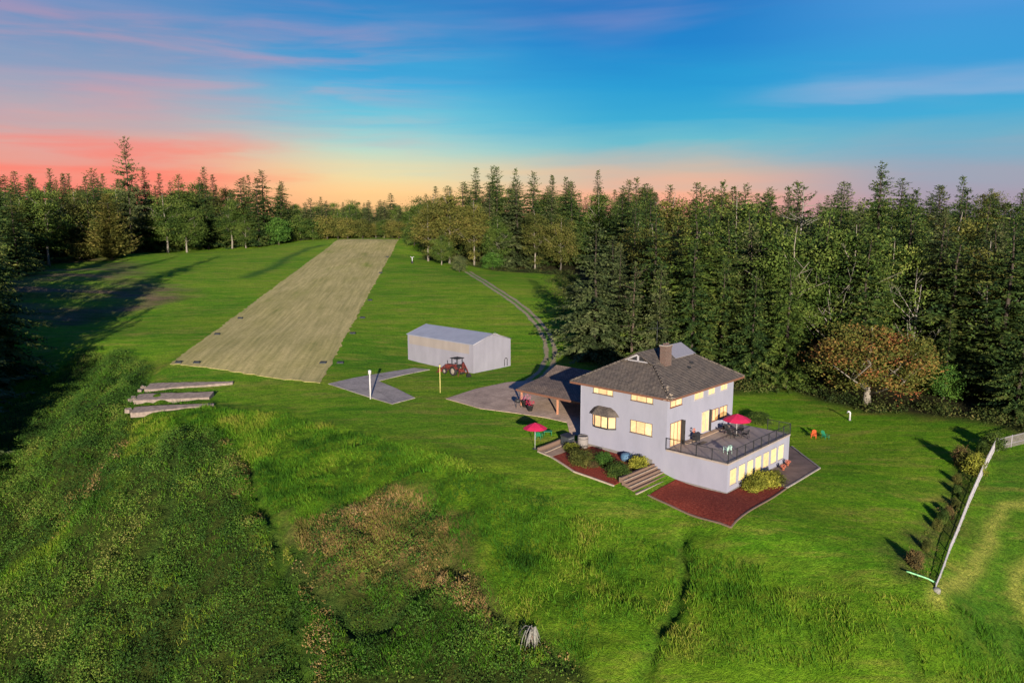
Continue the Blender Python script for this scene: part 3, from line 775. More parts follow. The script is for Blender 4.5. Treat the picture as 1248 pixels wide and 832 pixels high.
top = [(0, 15.7, 6.25), (0, 14.0, 6.25)]; low = [(0, 16.85, 5.4), (-.9, 15.95, 5.4), (-.9, 13.75, 5.4), (0, 12.85, 5.4)]
mid = [(0, 16.3, 5.98), (-.45, 15.7, 5.98), (-.45, 14.0, 5.98), (0, 13.4, 5.98)]
vs = low + mid + top
b.add(vs, [(0, 1, 5, 4), (1, 2, 6, 5), (2, 3, 7, 6), (4, 5, 8), (5, 6, 9, 8), (6, 7, 9), (3, 2, 1, 0)])
b.build('bay_roof', M['shingle'], bw)
# deck over the lower room
b = MB(); b.prism([(-.06, -.06), (LX + .06, -.06), (LX + .06, S0 - .03), (-.06, S0 - .03)], 2.93, 3.1); b.build('deck', M['deckfloor'], house)
b = MB(); b.span((3.0, S0 - .72, 3.104), (12.9, S0 - .1, 3.19)); b.build('door_step', M['mat'], house)
def railing():
    r = MB()
    runs = [((-.02, 6.95), (-.02, -.02), 4), ((-.02, -.02), (LX + .02, -.02), 8), ((LX + .02, -.02), (LX + .02, 2.6), 2)]
    zt, zb = 4.28, 3.2
    posts = []
    for (x0, y0), (x1, y1), n in runs:
        for z in (zt, zb): r.tube([(x0, y0, z), (x1, y1, z)], .032, 6)
        L_ = math.hypot(x1 - x0, y1 - y0); m_ = int(L_ / .16)
        for k in range(m_ + 1):
            f_ = k / m_; x, y = x0 + (x1 - x0) * f_, y0 + (y1 - y0) * f_
            r.tube([(x, y, zb), (x, y, zt)], .008, 4, cap=False)
        for k in range(n + 1):
            p = (round(x0 + (x1 - x0) * k / n, 3), round(y0 + (y1 - y0) * k / n, 3))
            if p not in posts: posts.append(p)
    ro = r.build('railing', M['dark_metal'], house)
    for x, y in posts:
        MB().span((x - .035, y - .035, 3.101), (x + .035, y + .035, 4.33)).build('post', M['dark_metal'], ro)
railing()

for x, y in ((-.06, S1 - .12), (LX + .06, S0 + .12)):
    MB().tube([(x, y, .3), (x, y, 8.1), (x * .2, y, 8.38)], .05, 6).build('downpipe', M['wall'], house)
# carport beside the house
cp = thing('carport', 'open carport with brown shingled roof on cedar posts beside the left end of the house', 'carport', HZ, PSI)
prof = [(4.0, 4.9), (6.0, 5.34), (9.4, 5.78), (12.0, 6.95), (17.5, 5.1)]
ya, yb = 19.35, 31.8
b = MB()
for (x0, z0), (x1, z1) in zip(prof[:-1], prof[1:]):
    b.add([(x0, ya, z0), (x1, ya, z1), (x1, yb, z1), (x0, yb, z0), (x0, ya, z0 - .12), (x1, ya, z1 - .12), (x1, yb, z1 - .12), (x0, yb, z0 - .12)], [(0, 3, 2, 1), (4, 5, 6, 7), (0, 1, 5, 4), (3, 7, 6, 2)])
b.build('roof', M['shingle2'], cp)
b = MB(); b.span((3.93, ya, 4.72), (3.995, yb, 4.93)); b.span((4.3, ya + .2, 4.55), (4.48, yb - .4, 4.74)); b.build('beam', M['fascia'], cp)
gc = loc(4.4, 25)
for x, y in ((4.4, 19.9), (4.4, 25.2), (4.4, 31.2), (16.6, 20.0), (16.6, 25.2), (16.6, 31.2)):
    w = loc(x, y); zt = 4.55 if x < 10 else 5.2
    MB().span((x - .09, y - .09, gz(*w) - .1), (x + .09, y + .09, zt)).build('post', M['post_wood'], cp)
b = MB(); w = loc(16, 22); b.span((16.4, 19.5, gz(*w) - .3), (16.55, 25.5, 5.2)); b.span((8.2, 19.36, 1.6), (16.4, 19.5, 5.3)); b.build('back_wall', M['slate_net'], cp)

# white metal shed, same bearing as the house
SZ = 2.75
shed = thing('shed', 'long pale grey metal shed with low gabled roof standing on the lawn', 'shed', (*loc(13.6, 49.65), SZ), PSI)
W_, L_ = 8.32, 15.7
z_e, z_r = 7.4 - SZ, 8.62 - SZ
def mk_metal(name, c, ridge_axis='y'):
    m = NT(name)
    tc = m.n('TexCoord'); sp = m.n('SeparateXYZ'); m.l(tc.outputs['Object'], sp.inputs[0])
    w = m.math('SINE', m.math('MULTIPLY', m.math('ADD', sp.outputs[0], sp.outputs[1]), 22.0))
    nz = m.noise(.6, 5, .6, sc=(1, 1, .4))
    m.base(m.ramp(nz, [(.3, tuple(x * .9 for x in c)), (.7, tuple(x * 1.08 for x in c))])); m.rough(.55); m.b.inputs['Specular IOR Level'].default_value = .3
    m.bump(w, .35, .02); return m.m
M['shed_wall'] = mk_metal('shed_cladding', (.225, .215, .255)); M['shed_roof'] = mk_metal('shed_roof_sheet', (.26, .27, .32)); M['shed_band'] = mk_metal('shed_skylight_band', (.25, .215, .20))
b = MB()
b.prism([(0, 0), (W_, 0), (W_, L_), (0, L_)], -.6, z_e)
b.add([(0, 0, z_e), (W_, 0, z_e), (W_ / 2, 0, z_r), (0, L_, z_e), (W_, L_, z_e), (W_ / 2, L_, z_r)], [(0, 1, 2), (3, 5, 4)])
b.build('wall', M['shed_wall'], shed)
b = MB(); o = .14
for sg in (0, 1):
    x0, x1 = (-o, W_ / 2) if sg == 0 else (W_ + o, W_ / 2)
    dz = o * (z_r - z_e) / (W_ / 2)
    q = [(x0, -o, z_e - dz + .05), (x1, -o, z_r + .05), (x1, L_ + o, z_r + .05), (x0, L_ + o, z_e - dz + .05)]
    b.add(q + [(x, y, z + .06) for x, y, z in q], [(0, 1, 2, 3), (4, 5, 6, 7), (0, 3, 7, 4), (0, 1, 5, 4), (2, 3, 7, 6)])
b.build('roof', M['shed_roof'], shed)
b = MB(); b.span((-.03, .9, z_e - 1.5), (-.003, L_ - .5, z_e - .1)); b.build('skylight_band', M['shed_band'], shed)
for y in (-o - .02, L_ + o + .02):
    b = MB()
    for sg in (0, 1):
        x0, x1 = (-o, W_ / 2) if sg == 0 else (W_ + o, W_ / 2)
        b.tube([(x0, y, z_e + .03), (x1, y, z_r + .1)], .05, 5)
    b.build('rake_trim', M['white'], shed)
b = MB(); b.tube([(6.9, -.04, 0.4), (6.9, -.04, 1.45), (7.0, -.04, 1.62), (7.2, -.04, 1.66), (7.4, -.04, 1.62), (7.5, -.04, 1.45), (7.5, -.04, .4)], .06, 6); b.build('door_frame', M['dark_metal'], shed)
b = MB(); b.tube([(4.35, -.2, z_r - .15), (4.35, -.2, z_r + .3), (4.9, -.35, z_r - .05)], .04, 5); b.box((4.9, -.3, z_r - .1), (.3, .16, .14)); b.build('flood_lamp', M['white'], shed)

# ------------------------------------------------------------------ planting beds and paving round the house
def L2(*ts): return [tuple(loc(t, s)) for t, s in ts]
def mk_mulch():
    m = NT('red_bark_mulch')
    n = m.noise(5, 5, .8); m.base(m.ramp(n, [(.3, (.070, .012, .008)), (.5, (.20, .030, .016)), (.72, (.34, .085, .05))])); m.rough(.95); m.bump(n, 1.0, .12); return m.m
M['mulch'] = mk_mulch()
drape('mulch_bed', L2((-1.1, 5.6), (-5.3, 5.4), (-6.5, -3.85), (5.7, -3.42), (5.75, -.06), (-.06, -.06), (-.06, 5.6)), M['mulch'], .07, .6)
drape('upper_mulch_bed', L2((-.06, 8.75), (-6.9, 8.6), (-7.2, 13.2), (-5.9, 17.3), (-2.2, 17.2), (-.06, 16.4)), M['mulch'], .07, .6)
drape('patio', L2((5.78, -.06), (5.75, -3.3), (14.0, -3.4), (19.4, 2.0), (18.8, 3.2), (LX + .06, 3.2), (LX + .06, -.06)), M['concrete_dark'], .07, .6)
drape('gravel_strip', L2((-.06, 16.5), (-2.1, 17.3), (-5.9, 17.4), (-5.75, 19.3), (-1.0, 19.3), (-.06, 18.3)), M['concrete'], .06, .6)
def kerb(name, label, pts, w, h, mat, cat='kerb', up=.0):
    bmin = MB(); P_ = [Vector((*loc(t, s), 0)) for t, s in pts]
    for a, c in zip(P_[:-1], P_[1:]):
        n = max(1, int((c - a).length / 1.1)); d = (c - a).normalized(); nn = Vector((-d.y, d.x, 0)) * w / 2
        for k in range(n):
            p = a.lerp(c, k / n); q = a.lerp(c, (k + .985) / n)
            zp, zq = gz(p.x, p.y), gz(q.x, q.y)
            bmin.prism([tuple((p + nn)[:2]), tuple((q + nn)[:2]), tuple((q - nn)[:2]), tuple((p - nn)[:2])], [zp - .3, zq - .3, zq - .3, zp - .3], [zp + h, zq + h, zq + h, zp + h])
    o = bmin.build(name, mat); return tag(o, label, cat)
kerb('garden_edging', 'bleached timber edging along the lawn side of the red mulch bed with shrubs', [(-6.9, 8.5), (-7.35, 13.2), (-6.05, 17.4), (-5.9, 19.4)], .16, .14, M['wood_light'], 'edging')
kerb('garden_edging', 'dark timber edging round the bare red mulch bed below the deck', [(-5.4, 5.5), (-6.65, -3.95), (5.6, -3.55)], .14, .12, M['wood'], 'edging')
kerb('patio_kerb', 'pale concrete kerb along the lawn edge of the brown patio', [(5.85, -3.5), (14.0, -3.58), (19.6, 1.95)], .18, .12, M['concrete_old'])
kerb('retaining_wall', 'low timber retaining wall at the far end of the shrub bed, below the green lawn', [(-5.7, 19.5), (-.3, 19.5)], .22, .42, M['wood'], 'wall')
kerb('garden_edging', 'short bleached timber lying across the paved corner beside the retaining wall', [(-5.6, 18.6), (-1.4, 18.9)], .2, .12, M['wood_light'], 'edging')
# timber stairs down the slope beside the long wall
st = thing('garden_stairs', 'broad dark timber garden steps running down beside the house wall', 'stairs', HZ, PSI)
for k in range(6):
    y0 = 8.55 - k * .36; z = 1.28 - k * .22
    b = MB(); b.span((-6.0 - k * .02, y0 - .36, z - .55), (-.1, y0, z - .05)); b.build('step', M['wood'], st)
    b = MB(); b.span((-6.02 - k * .02, y0 - .38, z - .048), (-.08, y0 - .24, z)); b.build('step_edge', M['wood_light' if k in (1, 3) else 'wood'], st.children[-1])
b = MB(); p = [(-6.2, 8.6), (-.05, 8.6)]
b.prism([(-6.3, 6.35), (-.1, 6.35), (-.1, 6.2), (-6.3, 6.2)], -.5, .2); b.build('side_board', M['wood_light'], st)

# ------------------------------------------------------------------ small things
def place(o, t, s, z=None, rz=0):
    w = loc(t, s); o.location = (w[0], w[1], gz(*w) if z is None else z); o.rotation_euler = (0, 0, rz); return o
def make_parasol(label, p, h, r, group=None, tilt=0.0, pole=M['white_pole']):
    root = thing('patio_umbrella', label, 'umbrella', p)
    MB().tube([(0, 0, 0), (0, 0, h)], .03, 8).build('pole', pole, root)
    MB().lathe([(.02, .0), (.28, .01), (.28, .07), (.06, .1)], n=16).build('base', M['dark_metal'], root)
    b = MB(); n = 8; rings = [(0.0, h), (r * .35, h - r * .12), (r * .7, h - r * .27), (r, h - r * .46)]
    vs = [(0, 0, h)]; fs = []
    for rr_, z in rings[1:]:
        for k in range(n * 2):
            a = math.pi * k / n; f_ = 1.0 if k % 2 == 0 else .965
            vs.append((rr_ * math.cos(a) * f_, rr_ * math.sin(a) * f_, z + (0 if k % 2 == 0 else -.03)))
    m_ = n * 2
    for k in range(m_): fs.append((0, 1 + k, 1 + (k + 1) % m_))
    for j in range(2):
        for k in range(m_): fs.append((1 + j * m_ + k, 1 + (j + 1) * m_ + k, 1 + (j + 1) * m_ + (k + 1) % m_, 1 + j * m_ + (k + 1) % m_))
    b.add(vs, fs)
    o = b.build('canopy', M['red_cloth'], root); md = o.modifiers.new('thick', 'SOLIDIFY'); md.thickness = .012
    b = MB()
    for k in range(n):
        a = 2 * math.pi * k / n; b.tube([(0, 0, h - .03), (r * .98 * math.cos(a), r * .98 * math.sin(a), h - r * .46 - .02)], .01, 4)
    b.build('ribs', M['dark_metal'], root)
    return root
DZ = 3.105
w = loc(9.43, 3.95)
make_parasol('crimson patio umbrella over the table set on the roof deck', (w[0], w[1], DZ), 2.5, 1.55)
p = at(652, 547)
make_parasol('crimson patio umbrella on a white pole standing on the grass', p, 3.0, 1.35)
# deck table and chairs
def make_table(p):
    t = thing('patio_table', 'round black metal patio table under the umbrella on the deck', 'table', p)
    MB().lathe([(.0, .70), (.52, .70), (.55, .715), (.52, .73), (.0, .73)], n=24, cap=False).build('tabletop', M['dark_metal'], t)
    for k in range(4):
        a = math.pi / 4 + k * math.pi / 2
        MB().tube([(.42 * math.cos(a), .42 * math.sin(a), 0), (.2 * math.cos(a), .2 * math.sin(a), .35), (.38 * math.cos(a), .38 * math.sin(a), .70)], .02, 6).build('leg', M['dark_metal'], t)
make_table((w[0], w[1], DZ))
def make_chair(name, label, mat, p, rz, group=None, adir=False):
    c = thing(name, label, 'chair', p, rz, group)
    sh = .34 if adir else .44; lean = .42 if adir else .16; hb = .95
    b = MB()
    for k in range(6): b.box((0, -.25 + k * .1, sh + (.012 * (5 - k) if adir else 0) - .02), (.52, .075, .03))
    b.span((-.25, -.28, sh - .07), (-.22, .3, sh - .036)); b.span((.22, -.28, sh - .07), (.25, .3, sh - .036))
    b.build('seat', mat, c)
    b = MB()
    for k in range(5):
        x = -.2 + k * .1; t = hb - abs(k - 2) * (.05 if adir else .02)
        b.add([(x - .04, .28, sh), (x + .04, .28, sh), (x + .04, .28 + lean * (t - sh) / .6, t), (x - .04, .28 + lean * (t - sh) / .6, t), (x - .04, .31, sh), (x + .04, .31, sh), (x + .04, .31 + lean * (t - sh) / .6, t), (x - .04, .31 + lean * (t - sh) / .6, t)],
              [(0, 1, 2, 3), (7, 6, 5, 4), (0, 4, 5, 1), (1, 5, 6, 2), (2, 6, 7, 3), (3, 7, 4, 0)])
    b.tube([(-.24, .29 + lean * .4, sh + .28), (.24, .29 + lean * .4, sh + .28)], .022, 6)
    b.build('backrest', mat, c)
    for sx in (-1, 1):
        MB().tube([(sx * .27, -.27, 0), (sx * .27, -.27, sh + .21)], .026, 6).build('leg', mat, c)
        MB().tube([(sx * .27, .40, 0), (sx * .27, .27, sh + .22)], .026, 6).build('leg', mat, c)
        MB().box((sx * .28, .02, sh + .235), (.11, .72, .03)).build('armrest', mat, c)
    return c
for k, (dt, ds, lab) in enumerate(((-1.0, .15, 'black slatted chair on the house end of the deck table'), (.15, .98, 'black slatted chair on the house wall side of the deck table'), (1.02, .1, 'black slatted chair on the far end of the deck table'), (.1, -.95, 'black slatted chair on the railing side of the deck table'))):
    ww = loc(9.43 + dt, 3.95 + ds)
    d = Vector((w[0] - ww[0], w[1] - ww[1])); make_chair('patio_chair', lab, M['dark_metal'], (ww[0], ww[1], DZ), math.atan2(d.y, d.x) + math.pi / 2, 'black chairs round the deck table')
ww = loc(3.1, 1.7); make_chair('garden_chair', 'pale green plastic chair inside the front corner of the deck railing', M['pale_green'], (ww[0], ww[1], DZ), R(200))
p = at(991.5, 534); make_chair('garden_chair', 'orange lawn chair with slatted back on the grass beyond the patio', M['orange_plastic'], p, R(-25), None, True)
p = at(1006, 535); make_chair('garden_chair', 'green lawn chair on the grass beyond the patio', M['green_plastic'], p, R(15), None, True)
p = at(648, 541); make_chair('garden_chair', 'dark green chair on the grass under the crimson umbrella beside the carport', M['green_plastic'], p + Vector((.9, 1.5, gz(p.x + .9, p.y + 1.5) - p.z)), R(160))
p2 = p + Vector((1.9, 2.6, 0)); p2.z = gz(p2.x, p2.y)
gt = thing('garden_table', 'low dark green table on the grass beside the dark green chair', 'table', p2)
MB().box((0, 0, .5), (1.0, .7, .05)).build('tabletop', M['green_plastic'], gt)
for sx in (-1, 1):
    for sy in (-1, 1): MB().tube([(sx * .42, sy * .28, 0), (sx * .4, sy * .26, .48)], .03, 6).build('leg', M['green_plastic'], gt)
# barbecue by the glass door
ww = loc(4.6, 6.1)
g = thing('barbecue_grill', 'black barbecue grill with side shelves against the house wall on the deck', 'grill', (ww[0], ww[1], DZ), PSI)
MB().box((0, 0, .42), (.75, .5, .5)).build('cabinet', M['dark_metal'], g)
b = MB(); n = 10; b.add([(x, .28 * math.cos(math.pi * k / n), .70 + .30 * math.sin(math.pi * k / n)) for x in (-.38, .38) for k in range(n + 1)], [(k, k + 1, n + 2 + k, n + 1 + k) for k in range(n)] + [tuple(range(n + 1)), tuple(range(n + 1, 2 * n + 2))[::-1]]); b.build('lid', M['dark_metal'], g)
for sx in (-1, 1): MB().box((sx * .64, 0, .68), (.45, .45, .04)).build('side_shelf', M['dark_metal'], g)
for sx in (-1, 1):
    for sy in (-1, 1): MB().box((sx * .34, sy * .2, .09), (.06, .06, .18)).build('leg', M['dark_metal'], g)
ww2 = loc(4.3, 6.25)
f = thing('flower_wreath', 'small pinkish wreath standing above the black grill', 'wreath', (ww2[0], ww2[1], DZ + 1.02), PSI)
b = MB(); ring = [(.2 * math.cos(a), 0, .22 + .2 * math.sin(a)) for a in np.linspace(0, 2 * math.pi, 17)]; b.tube(ring, .06, 6); b.build('ring', M['terracotta'], f)
ww = loc(4.4, 5.3)
dm = MB(); dm.box((0, 0, .012), (1.5, .5, .024)); o = dm.build('door_mat', M['dark_metal'], None, (ww[0], ww[1], DZ)); o.rotation_euler = (0, 0, PSI); tag(o, 'dark mat lying on the deck in front of the grill', 'mat')
def make_pot(label, p, r=.22, fl='pink', pot=M['terracotta']):
    root = thing('flower_pot', label, 'flower pot', p)
    MB().lathe([(r * .65, 0), (r, r * 1.5), (r * 1.08, r * 1.5), (r * 1.08, r * 1.7), (r * .9, r * 1.7)], n=14).build('pot', pot, root)
    rr = random.Random(int(p[0] * 100)); b = MB()
    for k in range(70):
        a = rr.uniform(0, 6.28); q = r * 1.5 * math.sqrt(rr.random()); c = Vector((q * math.cos(a), q * math.sin(a), r * 1.8 + rr.uniform(0, r * 1.3)))
        b.box(c, (.09, .09, .012), 0, Matrix.Rotation(rr.uniform(0, 3), 4, 'Z') @ Matrix.Rotation(rr.uniform(-1, 1), 4, 'X'))
    b.build('blossom', M[fl], root)
    return root
ww = loc(10.6, -1.0); make_pot('terracotta pot of coral flowers on the patio near the yellow shrubs', (*ww, gz(*ww) + .07), .19, 'coral')
ww = loc(12.4, -.7); make_pot('terracotta pot of coral flowers on the patio at the far end of the lower windows', (*ww, gz(*ww) + .07), .19, 'coral')
ww = loc(11.0, 6.2); make_pot('small dark planter on the deck below the right hand lit windows', (*ww, DZ), .2, 'slate_net', M['dark_metal'])
p = at(640, 496); make_pot('pot of pink flowers beside the left carport post', p + Vector((0, 0, .06)), .5, 'pink', M['rubber'])
p = at(646, 501); make_pot('dark pot of crimson flowers in front of the left carport post', p + Vector((0, 0, .06)), .42, 'red_cloth', M['rubber'])
# kettle grill on the drive
p = at(631, 497)
kg = thing('kettle_grill', 'black kettle grill on the driveway left of the carport post', 'grill', p + Vector((0, 0, .06)))
MB().lathe([(.05, .62), (.30, .70), (.40, .88), (.40, .92), (.32, 1.10), (.08, 1.2)], n=18).build('bowl', M['dark_metal'], kg)
for k in range(3):
    a = k * 2.094; MB().tube([(.22 * math.cos(a), .22 * math.sin(a), .74), (.42 * math.cos(a), .42 * math.sin(a), 0)], .025, 6).build('leg', M['dark_metal'], kg)
# barrel at the house corner
ww = loc(-1.0, 17.0)
br = thing('rain_barrel', 'grey slatted rain barrel standing at the left corner of the house', 'barrel', (*ww, gz(*ww)))
MB().lathe([(.56, 0), (.60, .5), (.60, .9), (.57, 1.35), (.50, 1.36), (.50, 1.28)], n=22).build('body', M['dull_wood'], br)
MB().lathe([(.0, 1.30), (.49, 1.30)], n=22, cap=False).build('lid', M['dark_metal'], br)
for z in (.3, 1.05): MB().lathe([(.612, z), (.618, z + .05)], n=22, cap=False).build('hoop', M['dark_metal'], br)
ww = loc(-1.6, 18.7)
gb = thing('compost_bin', 'black storage bin with sloped lid between the rain barrel and the retaining wall', 'bin', (*ww, gz(*ww)), PSI)
MB().prism([(-.6, -.5), (.6, -.5), (.6, .5), (-.6, .5)], 0, [.95, .95, .95, .95]).build('body', M['slate_net'], gb)
MB().prism([(-.65, -.55), (.65, -.55), (.65, .55), (-.65, .55)], [.952, .952, .952, .952], [1.0, 1.0, 1.15, 1.15]).build('lid', M['dark_metal'], gb)
for k in (.35, .75): MB().box((0, -.52, k), (.9, .03, .05)).build('rail', M['grey_metal'], gb)
ww = loc(-.75, 11.3)
hb = thing('covered_stack', 'low slate blue tarpaulin cover beside the lime green shrub at the wall', 'cover', (*ww, gz(*ww)), PSI)
MB().lathe([(.62, 0), (.66, .3), (.6, .62), (.35, .74), (0.02, .76)], n=18).build('tarpaulin', M['blue_paint'], hb)
ww = loc(7.0, -.5)
hr = thing('hose_reel', 'small blue hose reel against the lower windows behind the yellow shrubs', 'hose reel', (*ww, gz(*ww) + .05), PSI)
MB().lathe([(.3, 0), (.3, .28)], n=16).build('reel', M['blue_paint'], hr)
MB().box((0, .25, .3), (.5, .05, .6)).build('stand', M['grey_metal'], hr)

# poles on the lawn
def pole(name, label, cat, px, top, rad, mat, extra=None):
    p = at(*px); h = height_at(top, p.y) - p.z
    root = thing(name, label, cat, p)
    MB().tube([(0, 0, -.3), (0, 0, h)], rad, 12).build('post', M[mat], root)
    return root, h
r_, h = pole('vent_pole', 'white pipe post with collar standing at the edge of the L shaped concrete path', 'post', (451.5, 486), 451, .10, 'white_pole')
MB().lathe([(.21, h - .55), (.21, h - .02), (.06, h + .02)], n=14).build('collar', M['white_pole'], r_)
r_, h = pole('marker_pole', 'thin pale yellow pole on the grass in front of the red tractor', 'post', (536.5, 478.5), 446, .045, 'yellow_pole')
MB().lathe([(.10, h), (.10, h + .12), (.02, h + .16)], n=10).build('cap', M['yellow_pole'], r_)
p = at(1035.5, 512)
sp_ = thing('standpipe', 'white hooked standpipe on the lawn in front of the autumn maple', 'pipe', p)
MB().tube([(0, 0, -.2), (0, 0, .95), (-.06, 0, 1.1), (-.2, 0, 1.18), (-.34, 0, 1.14), (-.4, 0, .98)], .11, 10).build('pipe', M['white_pole'], sp_)
MB().lathe([(.17, 0), (.17, .1)], n=12).build('flange', M['grey_metal'], sp_)
p = at(502.5, 321)
rs = thing('windsock_post', 'small white cross armed marker post on the far lawn beside the airstrip', 'marker', p)
MB().tube([(0, 0, 0), (0, 0, 2.0)], .12, 8).build('post', M['white_pole'], rs)
MB().tube([(-.6, 0, 2.2), (0, 0, 1.8), (.6, 0, 2.2)], .08, 6).build('arm', M['white_pole'], rs)
MB().lathe([(.4, 0), (.3, .7), (.1, .8)], n=10).build('base', M['dark_metal'], rs)
for i, (q, lab) in enumerate((((451, 366.5), 'right of the airstrip, farthest but two'), ((442, 388), 'right of the airstrip, with a tall weed behind it'), ((430, 407), 'right of the airstrip, level with the shed'), ((415, 443), 'on the grass right of the near airstrip corner'),
     ((394, 443), 'on the straw inside the near right airstrip corner'), ((464, 333), 'on the right airstrip edge halfway up'), ((472, 313.5), 'on the right airstrip edge near its far end'), ((218, 442.5), 'at the near left airstrip corner'),
     ((240, 442.8), 'on the straw beside the near left corner marker'), ((265, 408), 'on the left airstrip edge, third from the near corner'), ((293, 388.5), 'on the left airstrip edge, fourth from the near corner'))):
    p = at(*q)
    o = thing('field_marker', 'flat dark edge marker ' + lab, 'marker', p + Vector((0, 0, .06)), R(-5), 'dark markers along the airstrip')
    s = 1.0
    MB().prism([(-.55, -.3), (.55, -.3), (.45, .3), (-.45, .3)], 0, [.16, .16, .3, .3]).build('panel', M['slate_net'], o)
    for k in (-1, 1): MB().box((k * .4, 0, .2), (.06, .5, .28)).build('bracket', M['dark_metal'], o)
p = at(285, 302)
sn = thing('dead_sapling', 'dark leaning dead sapling alone on the far left field', 'sapling', p)
MB().tube([(0, 0, -.1), (-1.0, 0, 2.4), (-1.7, .2, 4.6)], [.16, .11, .04], 6).build('trunk', M['wood'], sn)
MB().tube([(-.7, 0, 1.7), (.5, 0, 3.0), (1.2, .1, 3.4)], [.08, .05, .03], 5).build('branch', M['wood'], sn)

# weathered concrete beams lying on the bank
def beam(label, a, c, w0, w1, h0, h1, seed):
    A = at(*a); B = at(*c); rr = random.Random(seed)
    n = 12; b = MB(); d = (B - A); d.z = 0; Ln = d.length; d.normalize(); nn = Vector((-d.y, d.x, 0))
    root = thing('concrete_beam', label, 'concrete beam', A, 0, 'weathered concrete beams on the bank')
    hb0, hb1 = h_base(A.x, A.y)[0], h_base(B.x, B.y)[0]; zb0 = max(hb0, gz(A.x, A.y)) - A.z; zb1 = max(hb1, gz(B.x, B.y)) - A.z
    rings = []
    for k in range(n + 1):
        f_ = k / n; p = d * Ln * f_ + nn * rr.uniform(-.06, .06); wv = (w0 + (w1 - w0) * f_) * rr.uniform(.95, 1.04); hh = h0 + (h1 - h0) * f_ + rr.uniform(-.03, .03)
        if k == 0: wv *= .8
        zc = (zb0 + (zb1 - zb0) * f_); zl = zc + .2 - wv * .05; zh = zc + .2 + wv * .09
        rings.append([p - nn * wv * .5 + Vector((0, 0, zl - .4)), p - nn * wv * .5 + Vector((0, 0, zl + hh * .7)), p - nn * wv * .44 + Vector((0, 0, zl + hh * .85)), p + nn * wv * .47 + Vector((0, 0, zh + hh)), p + nn * wv * .5 + Vector((0, 0, zh - .4))])
    vs = [v for r_ in rings for v in r_]; m_ = 5
    fs = [(i * m_ + k, i * m_ + (k + 1) % m_, (i + 1) * m_ + (k + 1) % m_, (i + 1) * m_ + k) for i in range(n) for k in range(m_)] + [tuple(range(m_))[::-1], tuple(n * m_ + k for k in range(m_))]
    b.add(vs, fs); b.build('slab', M['beam'], root)
    b = MB(); p = rings[0][2]
    for k in range(3): b.box(p + Vector((rr.uniform(-.7, -.2), rr.uniform(-.5, .9), rr.uniform(-.2, .1))), (rr.uniform(.4, .8), rr.uniform(.4, .7), rr.uniform(.3, .5)), 0, Matrix.Rotation(rr.uniform(0, 3), 4, 'Z') @ Matrix.Rotation(rr.uniform(-.5, .5), 4, 'X'))
    b.build('broken_end', M['beam'], root)
M['beam'] = simple('old_beam_concrete', (.20, .155, .13), .95, .4, 1.8, bump=.8)
beam('uppermost weathered concrete beam on the left bank, tapering towards the airstrip', (180, 475), (284, 468), 2.7, .5, .34, .16, 1)
beam('middle weathered concrete beam on the left bank with rounded right end', (166, 490), (258, 485), 2.4, 2.0, .34, .3, 2)
beam('lowest weathered concrete beam on the left bank, thin at its right end', (162, 504), (261, 498), 2.2, .4, .34, .16, 3)

